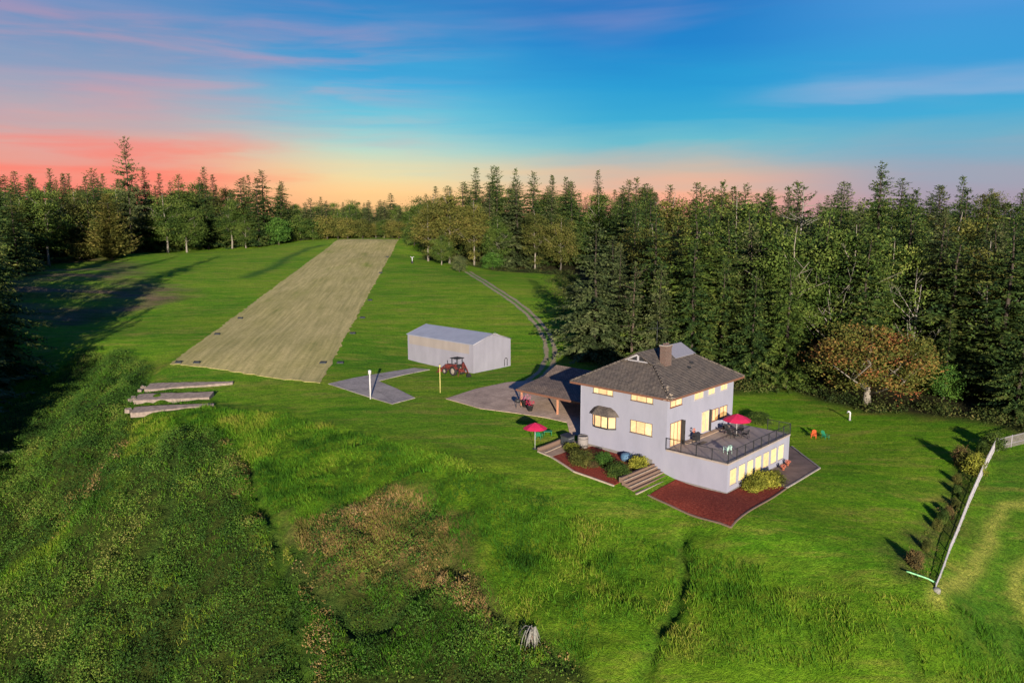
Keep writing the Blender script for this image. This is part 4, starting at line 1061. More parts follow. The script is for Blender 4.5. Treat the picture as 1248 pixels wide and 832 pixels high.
# ------------------------------------------------------------------ tractor
def make_tractor():
    p = at(556, 456.5)
    t = thing('tractor', 'red tractor with canopy, front loader and rear backhoe parked against the shed', 'tractor', p, math.atan2(U[1], U[0]))   # local +x points away along the shed wall = front
    def wheel(x, y, r, w):
        b = MB(); n = 20
        prof = [(r * .62, -w / 2), (r * .95, -w / 2), (r, -w / 3), (r, w / 3), (r * .95, w / 2), (r * .62, w / 2)]
        vs = [(x + q * math.cos(2 * math.pi * k / n), y + o, r + q * math.sin(2 * math.pi * k / n)) for q, o in prof for k in range(n)]
        m_ = len(prof)
        b.add(vs, [(i * n + k, i * n + (k + 1) % n, ((i + 1) % m_) * n + (k + 1) % n, ((i + 1) % m_) * n + k) for i in range(m_) for k in range(n)], True)
        wh = b.build('wheel', M['rubber'], t)
        b = MB(); vs = [(x + q * math.cos(2 * math.pi * k / n), y + o, r + q * math.sin(2 * math.pi * k / n)) for q, o in ((r * .63, -w * .3), (r * .2, -w * .42), (r * .2, w * .42), (r * .63, w * .3)) for k in range(n)]
        b.add(vs, [(i * n + k, i * n + (k + 1) % n, (i + 1) * n + (k + 1) % n, (i + 1) * n + k) for i in range(3) for k in range(n)] + [tuple(range(n, 2 * n)), tuple(range(2 * n, 3 * n))])
        b.build('rim', M['rim'], wh)
    for y in (-.85, .85):
        wheel(-.3, y, .72, .42); wheel(1.75, y * .9, .45, .28)
    b = MB(); b.prism([(.3, -.34), (2.15, -.32), (2.25, -.2), (2.25, .2), (2.15, .32), (.3, .34)], .75, [1.55, 1.42, 1.3, 1.3, 1.42, 1.55]); b.build('hood', M['tractor_red'], t)
    b = MB(); b.box((2.27, 0, 1.08), (.06, .46, .5)); b.build('grille', M['dark_metal'], t)
    b = MB(); b.span((-.8, -.3, .6), (2.1, .3, .82)); b.build('chassis', M['dark_metal'], t)
    for y in (-.85, .85):
        b = MB(); n = 8; b.add([(-.3 + .85 * math.cos(a), y + o, .72 + .85 * math.sin(a)) for o in (-.25, .25) for a in np.linspace(.3, 2.7, n + 1)], [(k, k + 1, n + 2 + k, n + 1 + k) for k in range(n)])
        o = b.build('fender', M['tractor_red'], t); md = o.modifiers.new('thick', 'SOLIDIFY'); md.thickness = .04
    b = MB(); b.box((-.35, 0, 1.12), (.5, .5, .12)); b.box((-.62, 0, 1.4), (.1, .5, .5)); b.build('seat', M['rubber'], t)
    b = MB(); b.tube([(.25, 0, 1.5), (-.02, 0, 1.78)], .03, 6); b.lathe([(.2, 1.78), (.22, 1.8), (.2, 1.82)], (-.02, 0, 0), 14); b.build('steering_wheel', M['rubber'], t)
    for x, y in ((.25, -.55), (.25, .55), (-.85, -.55), (-.85, .55)): MB().tube([(x, y, .95), (x, y, 2.58)], .04, 6).build('canopy_post', M['dark_metal'], t)
    MB().prism([(-1.05, -.75), (.5, -.75), (.5, .75), (-1.05, .75)], 2.585, [2.68, 2.66, 2.66, 2.68]).build('canopy', M['rubber'], t)
    b = MB(); b.tube([(1.5, .35, 1.5), (1.5, .35, 2.1)], .04, 6); b.build('exhaust', M['dark_metal'], t)
    # loader
    for y in (-.62, .62): MB().tube([(.5, y, 1.35), (1.9, y, 1.25), (2.6, y, .75), (2.95, y, .55)], .07, 6).build('loader_arm', M['tractor_red'], t)
    b = MB(); pr = [(2.9, .1), (3.5, .08), (3.6, .14), (3.1, .2), (2.98, .75), (2.88, .75)]
    vs = [(x, y, z) for y in (-1.0, 1.0) for x, z in pr]; n = len(pr)
    b.add(vs, [tuple(range(n)), tuple(range(n, 2 * n))[::-1]] + [(k, (k + 1) % n, n + (k + 1) % n, n + k) for k in range(n)]); b.build('loader_bucket', M['tractor_red'], t)
    # backhoe
    b = MB(); b.box((-1.15, 0, .85), (.4, .7, .5)); b.tube([(-1.3, 0, 1.0), (-1.75, .1, 2.15)], .11, 6); b.build('backhoe_boom', M['tractor_red'], t)
    b = MB(); b.tube([(-1.72, .1, 2.2), (-2.55, .1, 1.15), (-2.85, .1, .55)], [.09, .08, .06], 6); b.build('backhoe_stick', M['tractor_red'], t)
    b = MB(); pr = [(-2.75, .6), (-2.95, .6), (-3.25, .2), (-3.0, .06), (-2.55, .1)]; vs = [(x, y, z) for y in (-.15, .35) for x, z in pr]; n = 5
    b.add(vs, [tuple(range(n)), tuple(range(n, 2 * n))[::-1]] + [(k, (k + 1) % n, n + (k + 1) % n, n + k) for k in range(n)]); b.build('backhoe_bucket', M['rubber'], t)
    for y in (-.7, .7): MB().tube([(-1.2, y * .5, .8), (-1.45, y * 1.4, .1)], .07, 6).build('stabiliser', M['tractor_red'], t)
make_tractor()

# ------------------------------------------------------------------ fence
def make_fence(label, pts_pix, heights, mat, name='fence'):
    P_ = [at(*q) for q in pts_pix]
    root = thing(name, label, 'fence', P_[0])
    # resample
    out = []
    for (a, ha), (c, hc) in zip(zip(P_[:-1], heights[:-1]), zip(P_[1:], heights[1:])):
        n = max(1, int((c - a).length / 2.4))
        for k in range(n): out.append((a.lerp(c, k / n), ha + (hc - ha) * k / n))
    out.append((P_[-1], heights[-1]))
    out = [(Vector((p.x, p.y, gz(p.x, p.y))), h) for p, h in out]
    O = P_[0]; b = MB()
    for (a, ha), (c, hc) in zip(out[:-1], out[1:]):
        a = a - O; c = c - O; d = (c - a); d.z = 0; n = max(1, int(d.length / .2)); u = d.normalized()
        for k in range(n):
            p = a.lerp(c, (k + .5) / n); h = ha + (hc - ha) * k / n
            b.box((p.x, p.y, p.z + h / 2 + .03), (.085, .02, h - .06), math.atan2(u.y, u.x))
    b.build('slats', mat, root)
    b = MB()
    for z in (.35, .92):
        b.tube([p - O + Vector((0, 0, h * z)) for p, h in out], .035, 6)
    b.build('rails', M['grey_metal'], root)
    for p, h in out:
        q = p - O; MB().tube([q + Vector((0, 0, -.2)), q + Vector((0, 0, h + .05))], .05, 6).build('post', M['grey_metal'], root)
M['fence'] = simple('pale_fence_slats', (.40, .37, .39), .7, .12, 2)
make_fence('pale slatted fence running downhill along the right edge of the lawn', [(1140,721),(1157,674),(1180,618),(1197,580),(1213,548)], [.5, .85, 1.15, 1.3, 1.35], M['fence'])
make_fence('short weathered grey plank fence at the top corner, running off to the right', [(1215,549),(1249,541),(1300,530)], [1.45, 1.5, 1.5], M['dull_wood'])
def rod(name, label, cat, a, c, r, mat):
    A = at(*a); B = at(*c); b = MB(); n = 8
    b.tube([Vector((A.lerp(B, k / n).x - A.x, A.lerp(B, k / n).y - A.y, gz(*A.lerp(B, k / n)[:2]) - A.z + r + .25)) for k in range(n + 1)], r, 6)
    return tag(b.build(name, mat, None, A), label, cat)
M['hose_green'] = simple('mint_green_pipe', (.20, .48, .22), .5)
rod('garden_pipe', 'pale green pipe lying on the grass by the low end of the fence', 'pipe', (1104, 702), (1139, 718), .07, M['hose_green'])
p = at(1141, 723)
rk = MB(); rk.lathe([(.3, -.2), (.33, .1), (.2, .22), (.05, .25)], n=7); tag(rk.build('boulder', M['straw_dead'], None, p), 'pale stone at the foot of the lowest fence post', 'stone')

# ------------------------------------------------------------------ vegetation
def leaf_quads(C, L_, W_, D=None, N_=None, rng=RNG, fold=0.0):
    """narrow leaf-shaped quads: C centres (n,3), L_ lengths, W_ widths, D long directions"""
    n = len(C)
    if D is None:
        D = rng.normal(size=(n, 3)); D[:, 2] *= .7
    D = D / np.linalg.norm(D, axis=1, keepdims=True)
    A = rng.normal(size=(n, 3)) if N_ is None else N_ + rng.normal(size=(n, 3)) * .35
    S = np.cross(D, A); S /= np.linalg.norm(S, axis=1, keepdims=True) + 1e-9
    L_ = np.broadcast_to(np.asarray(L_, float), n)[:, None]; W_ = np.broadcast_to(np.asarray(W_, float), n)[:, None]
    P = np.stack([C - D * L_ / 2, C + S * W_ / 2 - D * L_ * .05, C + D * L_ / 2, C - S * W_ / 2 + D * L_ * .1], 1)
    return P.reshape(-1, 3), np.arange(n * 4).reshape(-1, 4)

def mk_foliage(name, stops, objvar=.35, tr=.12, clump=1.0, extra=None, hue=0):
    m = NT(name)
    a = m.n('Attribute', attribute_name='tint'); oi = m.n('ObjectInfo')
    nz = m.noise(.35 * clump, 3, .6)
    f = m.math('MULTIPLY_ADD', nz, .9); m.t.nodes[-1].inputs[2].default_value = -.45
    f = m.math('ADD', f, a.outputs['Fac']); 
    c = m.ramp(f, stops)
    r = m.math('MULTIPLY_ADD', oi.outputs['Random'], objvar); m.t.nodes[-1].inputs[2].default_value = 1 - objvar / 2
    cc = m.n('CombineXYZ'); m.l(m.math('POWER', r, 1.4), cc.inputs[0]); m.l(r, cc.inputs[1]); m.l(r, cc.inputs[2])
    c = m.mix(1, c, cc.outputs[0], 'MULTIPLY')
    m.base(c); m.rough(.75); m.b.inputs['Specular IOR Level'].default_value = .12
    if tr:
        t = m.n('BsdfTranslucent'); m.l(c, t.inputs[0]); mx = m.n('MixShader'); mx.inputs[0].default_value = tr
        out = m.t.nodes['Material Output']; m.l(m.b.outputs[0], mx.inputs[1]); m.l(t.outputs[0], mx.inputs[2]); m.l(mx.outputs[0], out.inputs[0])
    return m.m
FOL = dict(
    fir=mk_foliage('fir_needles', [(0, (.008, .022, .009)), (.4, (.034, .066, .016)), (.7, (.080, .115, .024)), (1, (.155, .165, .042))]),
    grey=mk_foliage('grey_fir_needles', [(0, (.018, .032, .013)), (.4, (.058, .078, .027)), (.7, (.11, .128, .045)), (1, (.165, .17, .07))]),
    olive=mk_foliage('olive_foliage', [(0, (.022, .030, .008)), (.4, (.070, .080, .016)), (.7, (.125, .120, .026)), (1, (.18, .145, .045))]),
    green=mk_foliage('green_foliage', [(0, (.012, .028, .007)), (.4, (.044, .078, .013)), (.7, (.090, .128, .022)), (1, (.15, .175, .038))]),
    bright=mk_foliage('bright_foliage', [(0, (.014, .04, .009)), (.5, (.048, .115, .016)), (1, (.10, .18, .028))]),
    maple=mk_foliage('autumn_maple_leaves', [(0, (.040, .055, .010)), (.32, (.095, .105, .020)), (.52, (.145, .12, .026)), (.70, (.22, .115, .034)), (.88, (.25, .09, .035)), (1, (.22, .065, .03))], clump=1.5),
    brown=mk_foliage('dry_brown_foliage', [(0, (.03, .025, .012)), (.4, (.095, .075, .026)), (.8, (.17, .10, .04)), (1, (.20, .12, .06))]),
    yellow=mk_foliage('yellow_green_leaves', [(0, (.06, .075, .010)), (.5, (.19, .20, .025)), (1, (.34, .32, .05))]),
)
def mk_bark(name, c): return simple(name, c, .9, .35, 3, bump=.6, sc=(4, 4, 1))
BARK = dict(dark=mk_bark('dark_bark', (.045, .034, .027)), brown=mk_bark('red_brown_bark', (.075, .052, .04)), pale=mk_bark('pale_alder_bark', (.19, .165, .135)), dead=mk_bark('bleached_dead_wood', (.20, .18, .155)))

def fir_mesh(seed, H=20., Rr=4.2, z0=.06, levels=34, per=7, power=.85, droop=.25, spray=1.0, ragged=.35, gap=.12):
    levels = int(levels * 1.55); per += 2; gap *= .6; spray *= .55
    rng = np.random.default_rng(seed)
    C = []; Dv = []; Ls = []; Ws = []; Nn = []; T = []
    limbs = MB()
    zs = np.linspace(z0 * H, H * .985, levels) + rng.normal(0, H / levels * .3, levels)
    for z in zs:
        fz = np.clip(z / H, 0, 1)
        Lm = Rr * (1 - fz) ** power * (.55 + .45 * min(1, (fz + .12) / .22)) + .40 * (1 - fz) ** .5 + .10
        k0 = rng.uniform(0, 6.28)
        nb = max(4, int(per * (1 - fz * .35)))
        for k in range(nb):
            if rng.random() < gap: continue
            az = k0 + 6.283 * k / nb + rng.normal(0, .25)
            Lb = Lm * np.clip(rng.normal(1, ragged), .35, 1.75)
            up = .28 - droop * (1.5 - fz) + rng.normal(0, .1) + .9 * max(0, fz - .8) / .2
            d = np.array([math.cos(az), math.sin(az), up]); side = np.array([-math.sin(az), math.cos(az), 0])
            base = np.array([0, 0, z])
            nn = max(3, int(Lb / (.36 * spray)))
            tb = rng.normal(.5, .16)
            for j in range(nn):
                t = (j + .6 + rng.uniform(-.3, .3)) / nn
                if t < .14: continue
                p = base + d * Lb * t + np.array([rng.normal(0, .06), rng.normal(0, .06), -.18 * droop * Lb * t * t * 2 + .1 * Lb * max(0, t - .7) + rng.normal(0, .08)])
                ls = (.36 + .62 * Lb * .35 * (1.05 - t) ** .7) * spray * rng.uniform(.75, 1.3) + .12
                for sg in (-1, 1):
                    dd = d * .75 + side * sg * (.8 + rng.normal(0, .15)) + np.array([0, 0, rng.normal(-.22, .22)])
                    dd /= np.linalg.norm(dd)
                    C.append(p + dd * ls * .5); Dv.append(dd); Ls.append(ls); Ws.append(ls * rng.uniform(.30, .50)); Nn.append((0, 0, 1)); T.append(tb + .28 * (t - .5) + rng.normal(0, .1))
                if rng.random() < .5:
                    dd = d * .3 + side * rng.normal(0, .4) + np.array([0, 0, rng.uniform(-.9, .5)]); dd /= np.linalg.norm(dd)
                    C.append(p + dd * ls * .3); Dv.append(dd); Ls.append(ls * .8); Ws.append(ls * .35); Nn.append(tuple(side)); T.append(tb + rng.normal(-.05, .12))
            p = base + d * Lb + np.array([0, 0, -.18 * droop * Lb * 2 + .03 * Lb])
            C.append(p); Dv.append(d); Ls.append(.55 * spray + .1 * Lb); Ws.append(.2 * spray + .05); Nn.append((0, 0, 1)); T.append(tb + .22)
    C.append((0, 0, H * .985)); Dv.append((0.05, 0, 1)); Ls.append(H * .06); Ws.append(.16); Nn.append((1, 0, 0)); T.append(.5)
    v, f = leaf_quads(np.array(C), np.array(Ls), np.array(Ws), np.array(Dv), np.array(Nn, float), rng)
    return np_mesh('crown', v, f, dict(tint=np.repeat(np.clip(T, 0, 1), 4)))

def trunk_mesh(H, r, seed=0, lean=0.0, limbs=(), n=8, top=.96):
    rr = random.Random(seed); b = MB(); k_ = 7
    pts = []; rad = []
    for k in range(k_ + 1):
        f_ = k / k_
        pts.append((lean * H * f_ * f_ + rr.gauss(0, .012) * H * (f_ > 0) * .5, rr.gauss(0, .01) * H * (f_ > 0) * .5, H * top * f_ - (.5 if k == 0 else 0))); rad.append(r * (1.35 if k == 0 else 1) * (1 - .93 * f_) + .015)
    b.tube(pts, rad, n)
    for (z, az, L, up, rad0) in limbs:
        p = Vector((0, 0, z * H)); d = Vector((math.cos(az), math.sin(az), up)).normalized()
        q = p + d * L * .5 + Vector((rr.gauss(0, .08) * L, rr.gauss(0, .08) * L, .04 * L)); e = p + d * L + Vector((rr.gauss(0, .1) * L, rr.gauss(0, .1) * L, .15 * L))
        b.tube([p, q, e], [rad0, rad0 * .65, rad0 * .18], 5)
        for s in range(2):
            g = q.lerp(e, rr.uniform(.1, .6)); h = g + Vector((rr.gauss(0, .35), rr.gauss(0, .35), .4)).normalized() * L * .4
            b.tube([g, h], [rad0 * .4, rad0 * .08], 4)
    me = bpy.data.meshes.new('trunk'); me.from_pydata(b.v, [], b.f); me.polygons.foreach_set('use_smooth', b.sm); me.update()
    return me

def broad_mesh(seed, H=12., Rx=4.5, z0=.22, clumps=46, leaves=85, leaf=.42, cr=1.15, flat=1.0, top=1.0):
    rng = np.random.default_rng(seed)
    C = []; T = []; Nn = []
    zc = H * (z0 + 1) / 2; rz = H * (1 - z0) / 2
    cents = []
    for k in range(clumps):
        u = rng.normal(size=3); u /= np.linalg.norm(u)
        r = rng.uniform(.45, .98)
        w = 1.0 - .28 * max(0, u[2]) * (1 - flat)
        c = np.array([u[0] * Rx * r * w, u[1] * Rx * r * w, zc + u[2] * rz * r * .92])
        cents.append(c)
    for c in cents:
        n = int(leaves * rng.uniform(.6, 1.4)); s = cr * rng.uniform(.6, 1.35)
        p = rng.normal(size=(n, 3)) * np.array([1, 1, .62]) * s * .55
        tb = rng.normal(.5, .2)
        hgt = p[:, 2] / s
        C.append(c + p); T.append(np.clip(tb + rng.normal(0, .1, n), 0, 1)); nv = p / (np.linalg.norm(p, axis=1, keepdims=True) + 1e-6) * .7 + np.array([0, 0, .5]); Nn.append(nv)
    C = np.concatenate(C); T = np.concatenate(T); Nn = np.concatenate(Nn)
    D = rng.normal(size=(len(C), 3)); D[:, 2] -= .35
    ls = leaf * rng.uniform(.6, 1.35, len(C))
    v, f = leaf_quads(C, ls, ls * .6, D, Nn, rng)
    return np_mesh('crown', v, f, dict(tint=np.repeat(T, 4)))
def limb_set(seed, n, z0, z1, L, up, r):
    rr = random.Random(seed)
    return [(rr.uniform(z0, z1), 6.283 * k / n + rr.gauss(0, .3), L * rr.uniform(.7, 1.2), up + rr.gauss(0, .2), r * rr.uniform(.6, 1.1)) for k in range(n)]

# kinds of tree: (crown mesh, trunk mesh, height, foliage, bark)
KINDS = {}
def kind(k, crown, trunk, H, fol, bark): KINDS[k] = (crown, trunk, H, fol, bark)
tF = trunk_mesh(20, .27, 1); 
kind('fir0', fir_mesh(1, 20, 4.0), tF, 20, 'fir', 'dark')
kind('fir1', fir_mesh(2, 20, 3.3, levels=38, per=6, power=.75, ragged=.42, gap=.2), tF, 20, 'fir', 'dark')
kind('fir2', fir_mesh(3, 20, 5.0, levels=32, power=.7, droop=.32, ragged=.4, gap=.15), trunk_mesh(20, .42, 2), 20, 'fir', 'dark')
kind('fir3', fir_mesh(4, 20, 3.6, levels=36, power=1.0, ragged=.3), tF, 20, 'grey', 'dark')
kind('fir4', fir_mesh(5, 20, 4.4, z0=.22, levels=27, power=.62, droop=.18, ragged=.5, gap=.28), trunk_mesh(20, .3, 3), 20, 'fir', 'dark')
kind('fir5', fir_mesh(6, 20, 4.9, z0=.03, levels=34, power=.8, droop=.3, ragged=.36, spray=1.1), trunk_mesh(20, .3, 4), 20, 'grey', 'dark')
kind('thin', fir_mesh(7, 20, 2.6, z0=.3, levels=24, per=5, power=.7, ragged=.5, gap=.35), trunk_mesh(20, .3, 5, limbs=limb_set(5, 16, .25, .9, 2.6, .25, .07)), 20, 'grey', 'brown')
kind('big', fir_mesh(20, 36, 7.2, levels=46, per=9, power=.8, droop=.36, ragged=.45, gap=.2, spray=1.15), trunk_mesh(36, .6, 21), 36, 'fir', 'dark')
kind('cedar', fir_mesh(8, 14, 3.6, z0=.02, levels=40, per=9, power=.62, droop=-.12, ragged=.22, gap=.03), trunk_mesh(14, .3, 6), 14, 'olive', 'dark')
kind('alder0', broad_mesh(11, 16, 3.0, .05, 96, 125, .27, 1.1), trunk_mesh(16, .17, 7, .02, limb_set(7, 9, .25, .75, 3.4, .8, .09)), 16, 'olive', 'pale')
kind('alder1', broad_mesh(12, 16, 3.7, .07, 104, 130, .27, 1.2), trunk_mesh(16, .18, 8, -.03, limb_set(8, 10, .25, .75, 4.0, .7, .1)), 16, 'green', 'pale')
kind('alder2', broad_mesh(13, 13, 4.8, .03, 120, 130, .28, 1.3), trunk_mesh(13, .2, 9, .02, limb_set(9, 9, .2, .6, 4.6, .6, .12)), 13, 'green', 'pale')
kind('column', broad_mesh(14, 16, 2.1, .03, 75, 90, .32, 1.0), trunk_mesh(16, .22, 10), 16, 'green', 'dark')
kind('maple', broad_mesh(15, 11, 5.9, .13, 190, 120, .27, 1.15), trunk_mesh(11, .34, 11, 0, limb_set(11, 9, .10, .35, 6.0, .75, .17)), 11, 'maple', 'pale')
kind('bush', broad_mesh(16, 6, 2.5, .0, 60, 100, .26, .95), trunk_mesh(6, .14, 12), 6, 'bright', 'dark')
kind('snag', fir_mesh(17, 20, 2.6, z0=.08, levels=20, per=5, power=.55, ragged=.5, gap=.3), trunk_mesh(20, .3, 13, limbs=limb_set(13, 26, .5, .97, 2.2, .35, .06), top=1.0), 20, 'fir', 'dead')
kind('bare', broad_mesh(18, 14, 4.2, .3, 26, 45, .35, 1.0), trunk_mesh(14, .26, 14, .04, limb_set(14, 14, .2, .7, 5.6, 1.1, .11)), 14, 'green', 'dead')
PROTO = {}
def tree(kname, p, h, label, cat='tree', group=None, name=None, fol=None, wide=1.0, bark=None, rz=None):
    crown, trunk, H, f0, b0 = KINDS[kname]
    nm = name or {'cedar': 'cedar_tree', 'alder0': 'alder_tree', 'alder1': 'alder_tree', 'alder2': 'alder_tree', 'column': 'columnar_tree', 'maple': 'maple_tree', 'bush': 'bushy_tree', 'snag': 'fir_tree', 'bare': 'bare_limbed_tree'}.get(kname, 'fir_tree')
    key = (kname, fol or f0, bark or b0)
    if key not in PROTO:
        ob_ = []
        for me, mt in ((crown, FOL[fol or f0]), (trunk, BARK[bark or b0])):
            o = bpy.data.objects.new(me.name.split('.')[0], me)
            if not me.materials: me.materials.append(mt)
            o.material_slots[0].link = 'OBJECT'; o.material_slots[0].material = mt
            ob_.append(o)
        PROTO[key] = ob_
    root = thing(nm, label, cat, p, random.uniform(0, 6.28) if rz is None else rz, group)
    s = h / H; sw = s ** .8 * wide
    root.scale = (sw, sw, s)
    for o in PROTO[key]:
        c = o.copy(); COL.objects.link(c); c.parent = root
    return root
PLACED = []
def hand(kname, px, Y, ytop, label, **kw):
    p = spot(px, Y); h = max(2.0, height_at(ytop, Y) - p.z)
    PLACED.append((p.x, p.y, 3.2)); p.z -= .15
    return tree(kname, p, h, label, **kw)

# --- the row behind the house and the forest edge on the right
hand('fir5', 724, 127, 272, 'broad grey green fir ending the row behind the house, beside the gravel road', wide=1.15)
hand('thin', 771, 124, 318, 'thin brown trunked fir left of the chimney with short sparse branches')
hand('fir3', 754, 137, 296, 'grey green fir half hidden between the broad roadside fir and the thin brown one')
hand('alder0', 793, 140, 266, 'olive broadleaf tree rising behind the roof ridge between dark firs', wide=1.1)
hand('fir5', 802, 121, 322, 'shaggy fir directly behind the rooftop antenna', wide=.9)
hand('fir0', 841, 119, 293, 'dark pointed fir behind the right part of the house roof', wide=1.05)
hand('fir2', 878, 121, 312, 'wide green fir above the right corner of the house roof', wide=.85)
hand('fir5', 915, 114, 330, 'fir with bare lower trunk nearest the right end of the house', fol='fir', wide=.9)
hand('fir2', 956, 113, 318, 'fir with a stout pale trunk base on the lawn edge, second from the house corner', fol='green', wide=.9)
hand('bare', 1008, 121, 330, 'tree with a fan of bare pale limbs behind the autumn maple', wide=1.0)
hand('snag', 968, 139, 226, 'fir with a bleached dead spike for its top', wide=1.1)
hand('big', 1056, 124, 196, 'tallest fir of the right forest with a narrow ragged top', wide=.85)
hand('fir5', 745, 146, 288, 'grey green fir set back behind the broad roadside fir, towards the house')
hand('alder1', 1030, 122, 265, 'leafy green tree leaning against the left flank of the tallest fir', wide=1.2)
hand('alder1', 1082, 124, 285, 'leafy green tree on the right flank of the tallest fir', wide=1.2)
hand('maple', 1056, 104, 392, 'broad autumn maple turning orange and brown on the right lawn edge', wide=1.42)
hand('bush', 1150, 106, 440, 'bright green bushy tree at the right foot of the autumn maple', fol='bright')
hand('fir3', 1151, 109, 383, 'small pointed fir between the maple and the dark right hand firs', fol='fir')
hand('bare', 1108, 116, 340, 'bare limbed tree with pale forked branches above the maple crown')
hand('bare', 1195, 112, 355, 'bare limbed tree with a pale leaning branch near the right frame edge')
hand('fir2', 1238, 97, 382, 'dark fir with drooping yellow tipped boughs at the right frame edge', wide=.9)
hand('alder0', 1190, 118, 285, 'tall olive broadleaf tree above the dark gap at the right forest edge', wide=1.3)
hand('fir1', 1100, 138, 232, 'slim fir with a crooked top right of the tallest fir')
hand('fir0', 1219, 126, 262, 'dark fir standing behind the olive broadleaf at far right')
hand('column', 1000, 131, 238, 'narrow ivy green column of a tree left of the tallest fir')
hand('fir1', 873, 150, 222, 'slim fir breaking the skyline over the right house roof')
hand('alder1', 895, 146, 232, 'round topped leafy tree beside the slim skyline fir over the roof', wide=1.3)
# --- the group above the far end of the gravel road
for a in (('alder0', 522, 262, 246, 'low olive broadleaf at the left end of the grove above the gravel road', dict(wide=1.5)), ('alder0', 548, 258, 228, 'yellowish broadleaf with pale trunk, second in the grove above the gravel road', dict(wide=1.3)),
          ('alder0', 578, 254, 240, 'yellow green broadleaf with two pale trunks in the middle of the grove', dict(wide=1.3)), ('alder2', 607, 252, 262, 'rounded green tree at the right part of the grove above the gravel road', dict(wide=1.0)),
          ('fir0', 606, 285, 203, 'tallest dark fir standing behind the grove above the gravel road', dict(wide=1.1)), ('fir1', 628, 280, 206, 'slim dark fir just right of the tallest fir behind the grove', {}),
          ('fir2', 650, 282, 210, 'dense dark fir, third along the skyline behind the grove', {}), ('alder0', 652, 246, 252, 'olive tree where the grove meets the dark forest', dict(wide=1.3)), ('alder2', 683, 243, 262, 'olive brown tree over the shaded forest corner beyond the road', dict(fol='olive')),
          ('alder2', 538, 250, 285, 'low round green tree in the front of the grove, right of the airstrip end', dict(wide=1.1)), ('bush', 560, 231, 309, 'solitary round grey green shrub at the upper end of the gravel road', dict(fol='grey', name='round_shrub')),
          ('bush', 600, 243, 305, 'bright green bush at the foot of the grove, right of the solitary shrub', dict(wide=1.4)), ('bush', 505, 300, 272, 'small green bush at the far right corner of the airstrip', dict(fol='green', wide=1.4)),
          ('fir3', 672, 262, 213, 'grey green fir on the skyline right of the dense dark firs', {})):
    hand(*a[:5], **a[5])
# --- the left forest
for a in (('cedar', 137, 279, 238, 'bushy olive brown cedar at the front of the left forest', dict(wide=1.35)), ('fir4', 162, 312, 168, 'tallest fir of the left forest, its bare spire far above the rest', dict(fol='grey', wide=.8)), ('bush', 100, 278, 290, 'low yellow green bush at the left foot of the olive brown cedar', dict(fol='olive', wide=1.5)),
          ('alder1', 205, 318, 232, 'leafy tree with pale stems right of the olive brown cedar', dict(wide=1.5)), ('alder2', 228, 322, 246, 'broad leafy tree over the shaded bank in the left forest', dict(wide=1.2)), ('fir0', 254, 345, 203, 'pointed fir on the left skyline midway to the field corner', {}),
          ('fir2', 323, 352, 208, 'large layered fir at the right end of the left forest', dict(wide=1.15)), ('fir1', 307, 362, 214, 'slim fir peeking out behind the large layered fir', {}), ('bush', 340, 345, 262, 'light green young tree at the foot of the large layered fir', dict(wide=1.1)),
          ('alder1', 283, 344, 238, 'leafy green tree between the pointed fir and the large layered fir', dict(wide=1.4)), ('alder2', 300, 342, 262, 'low leafy tree at the field edge left of the large layered fir', {}), ('fir0', 70, 300, 205, 'dark fir on the left skyline, second from the frame edge', {}),
          ('fir1', 86, 305, 212, 'slim dark fir beside the second skyline fir at far left', {}), ('fir4', 120, 300, 206, 'thin topped fir on the skyline left of the tallest spire', {}), ('alder1', 60, 268, 222, 'shaded leafy tree at the front of the far left forest', dict(wide=1.4)),
          ('alder2', 98, 285, 226, 'olive green tree left above the bushy cedar', dict(fol='olive', wide=1.3)), ('big', -16, 128, 162, 'big layered fir cut by the left frame edge', {}), ('fir0', 182, 335, 203, 'dark fir on the skyline right of the tallest spire', {}), ('fir1', 200, 340, 212, 'slim dark fir above the leafy tree with pale stems', {})):
    hand(*a[:5], **a[5])

# --- filled forest: every tree is its own object
def fill(poly, n, mind, ytop, hlim, kinds, label, group, seed, Ylim=None, pxl=None):
    rr = random.Random(seed); cnt = 0; tries = 0
    xs_ = [q[0] for q in poly]; ys_ = [q[1] for q in poly]
    pa = [np.array(poly)]
    while cnt < n and tries < n * 60:
        tries += 1
        x = rr.uniform(min(xs_), max(xs_)); y = rr.uniform(min(ys_), max(ys_))
        if not inside(np.array([x]), np.array([y]), poly)[0]: continue
        if any((x - a) ** 2 + (y - b) ** 2 < ((mind + 2.2) * .6 if c != mind else mind) ** 2 for a, b, c in PLACED): continue
        z = gz(x, y); d = y * CT - (z - CAMZ) * ST; px = 624 + F * x / d
        if pxl and not (pxl[0] < px < pxl[1]): continue
        yt = rr.gauss(*ytop); h = height_at(yt, y) - z
        h = min(max(h, hlim[0]), hlim[1]) * rr.uniform(.92, 1.04)
        k = rr.choice(kinds)
        if isinstance(k, tuple): k, fo = k
        else: fo = None
        tree(k, (x, y, z - .2), h, label, 'tree', group, fol=fo, wide=rr.uniform(1.05, 1.4))
        PLACED.append((x, y, mind)); cnt += 1
    return cnt
def wp(*pp): return [tuple(spot(px, Y)[:2]) for px, Y in pp]
FIRS = ['fir0', 'fir1', 'fir2', 'fir3', 'fir0', 'fir5', 'fir0', 'fir2', 'fir1', ('alder1', 'green'), ('alder0', 'olive'), ('fir2', 'green'), ('fir5', 'fir'), ('fir3', 'fir')]
n1 = fill(wp((765,134),(800,128),(900,122),(990,120),(1100,113),(1290,102),(1300,150),(1000,158),(770,165)), 60, 5.2, (262, 16), (15, 31), FIRS, 'forest tree in the crowded ranks directly behind the house row and the maple', 'trees in the front ranks of the right forest', 3)
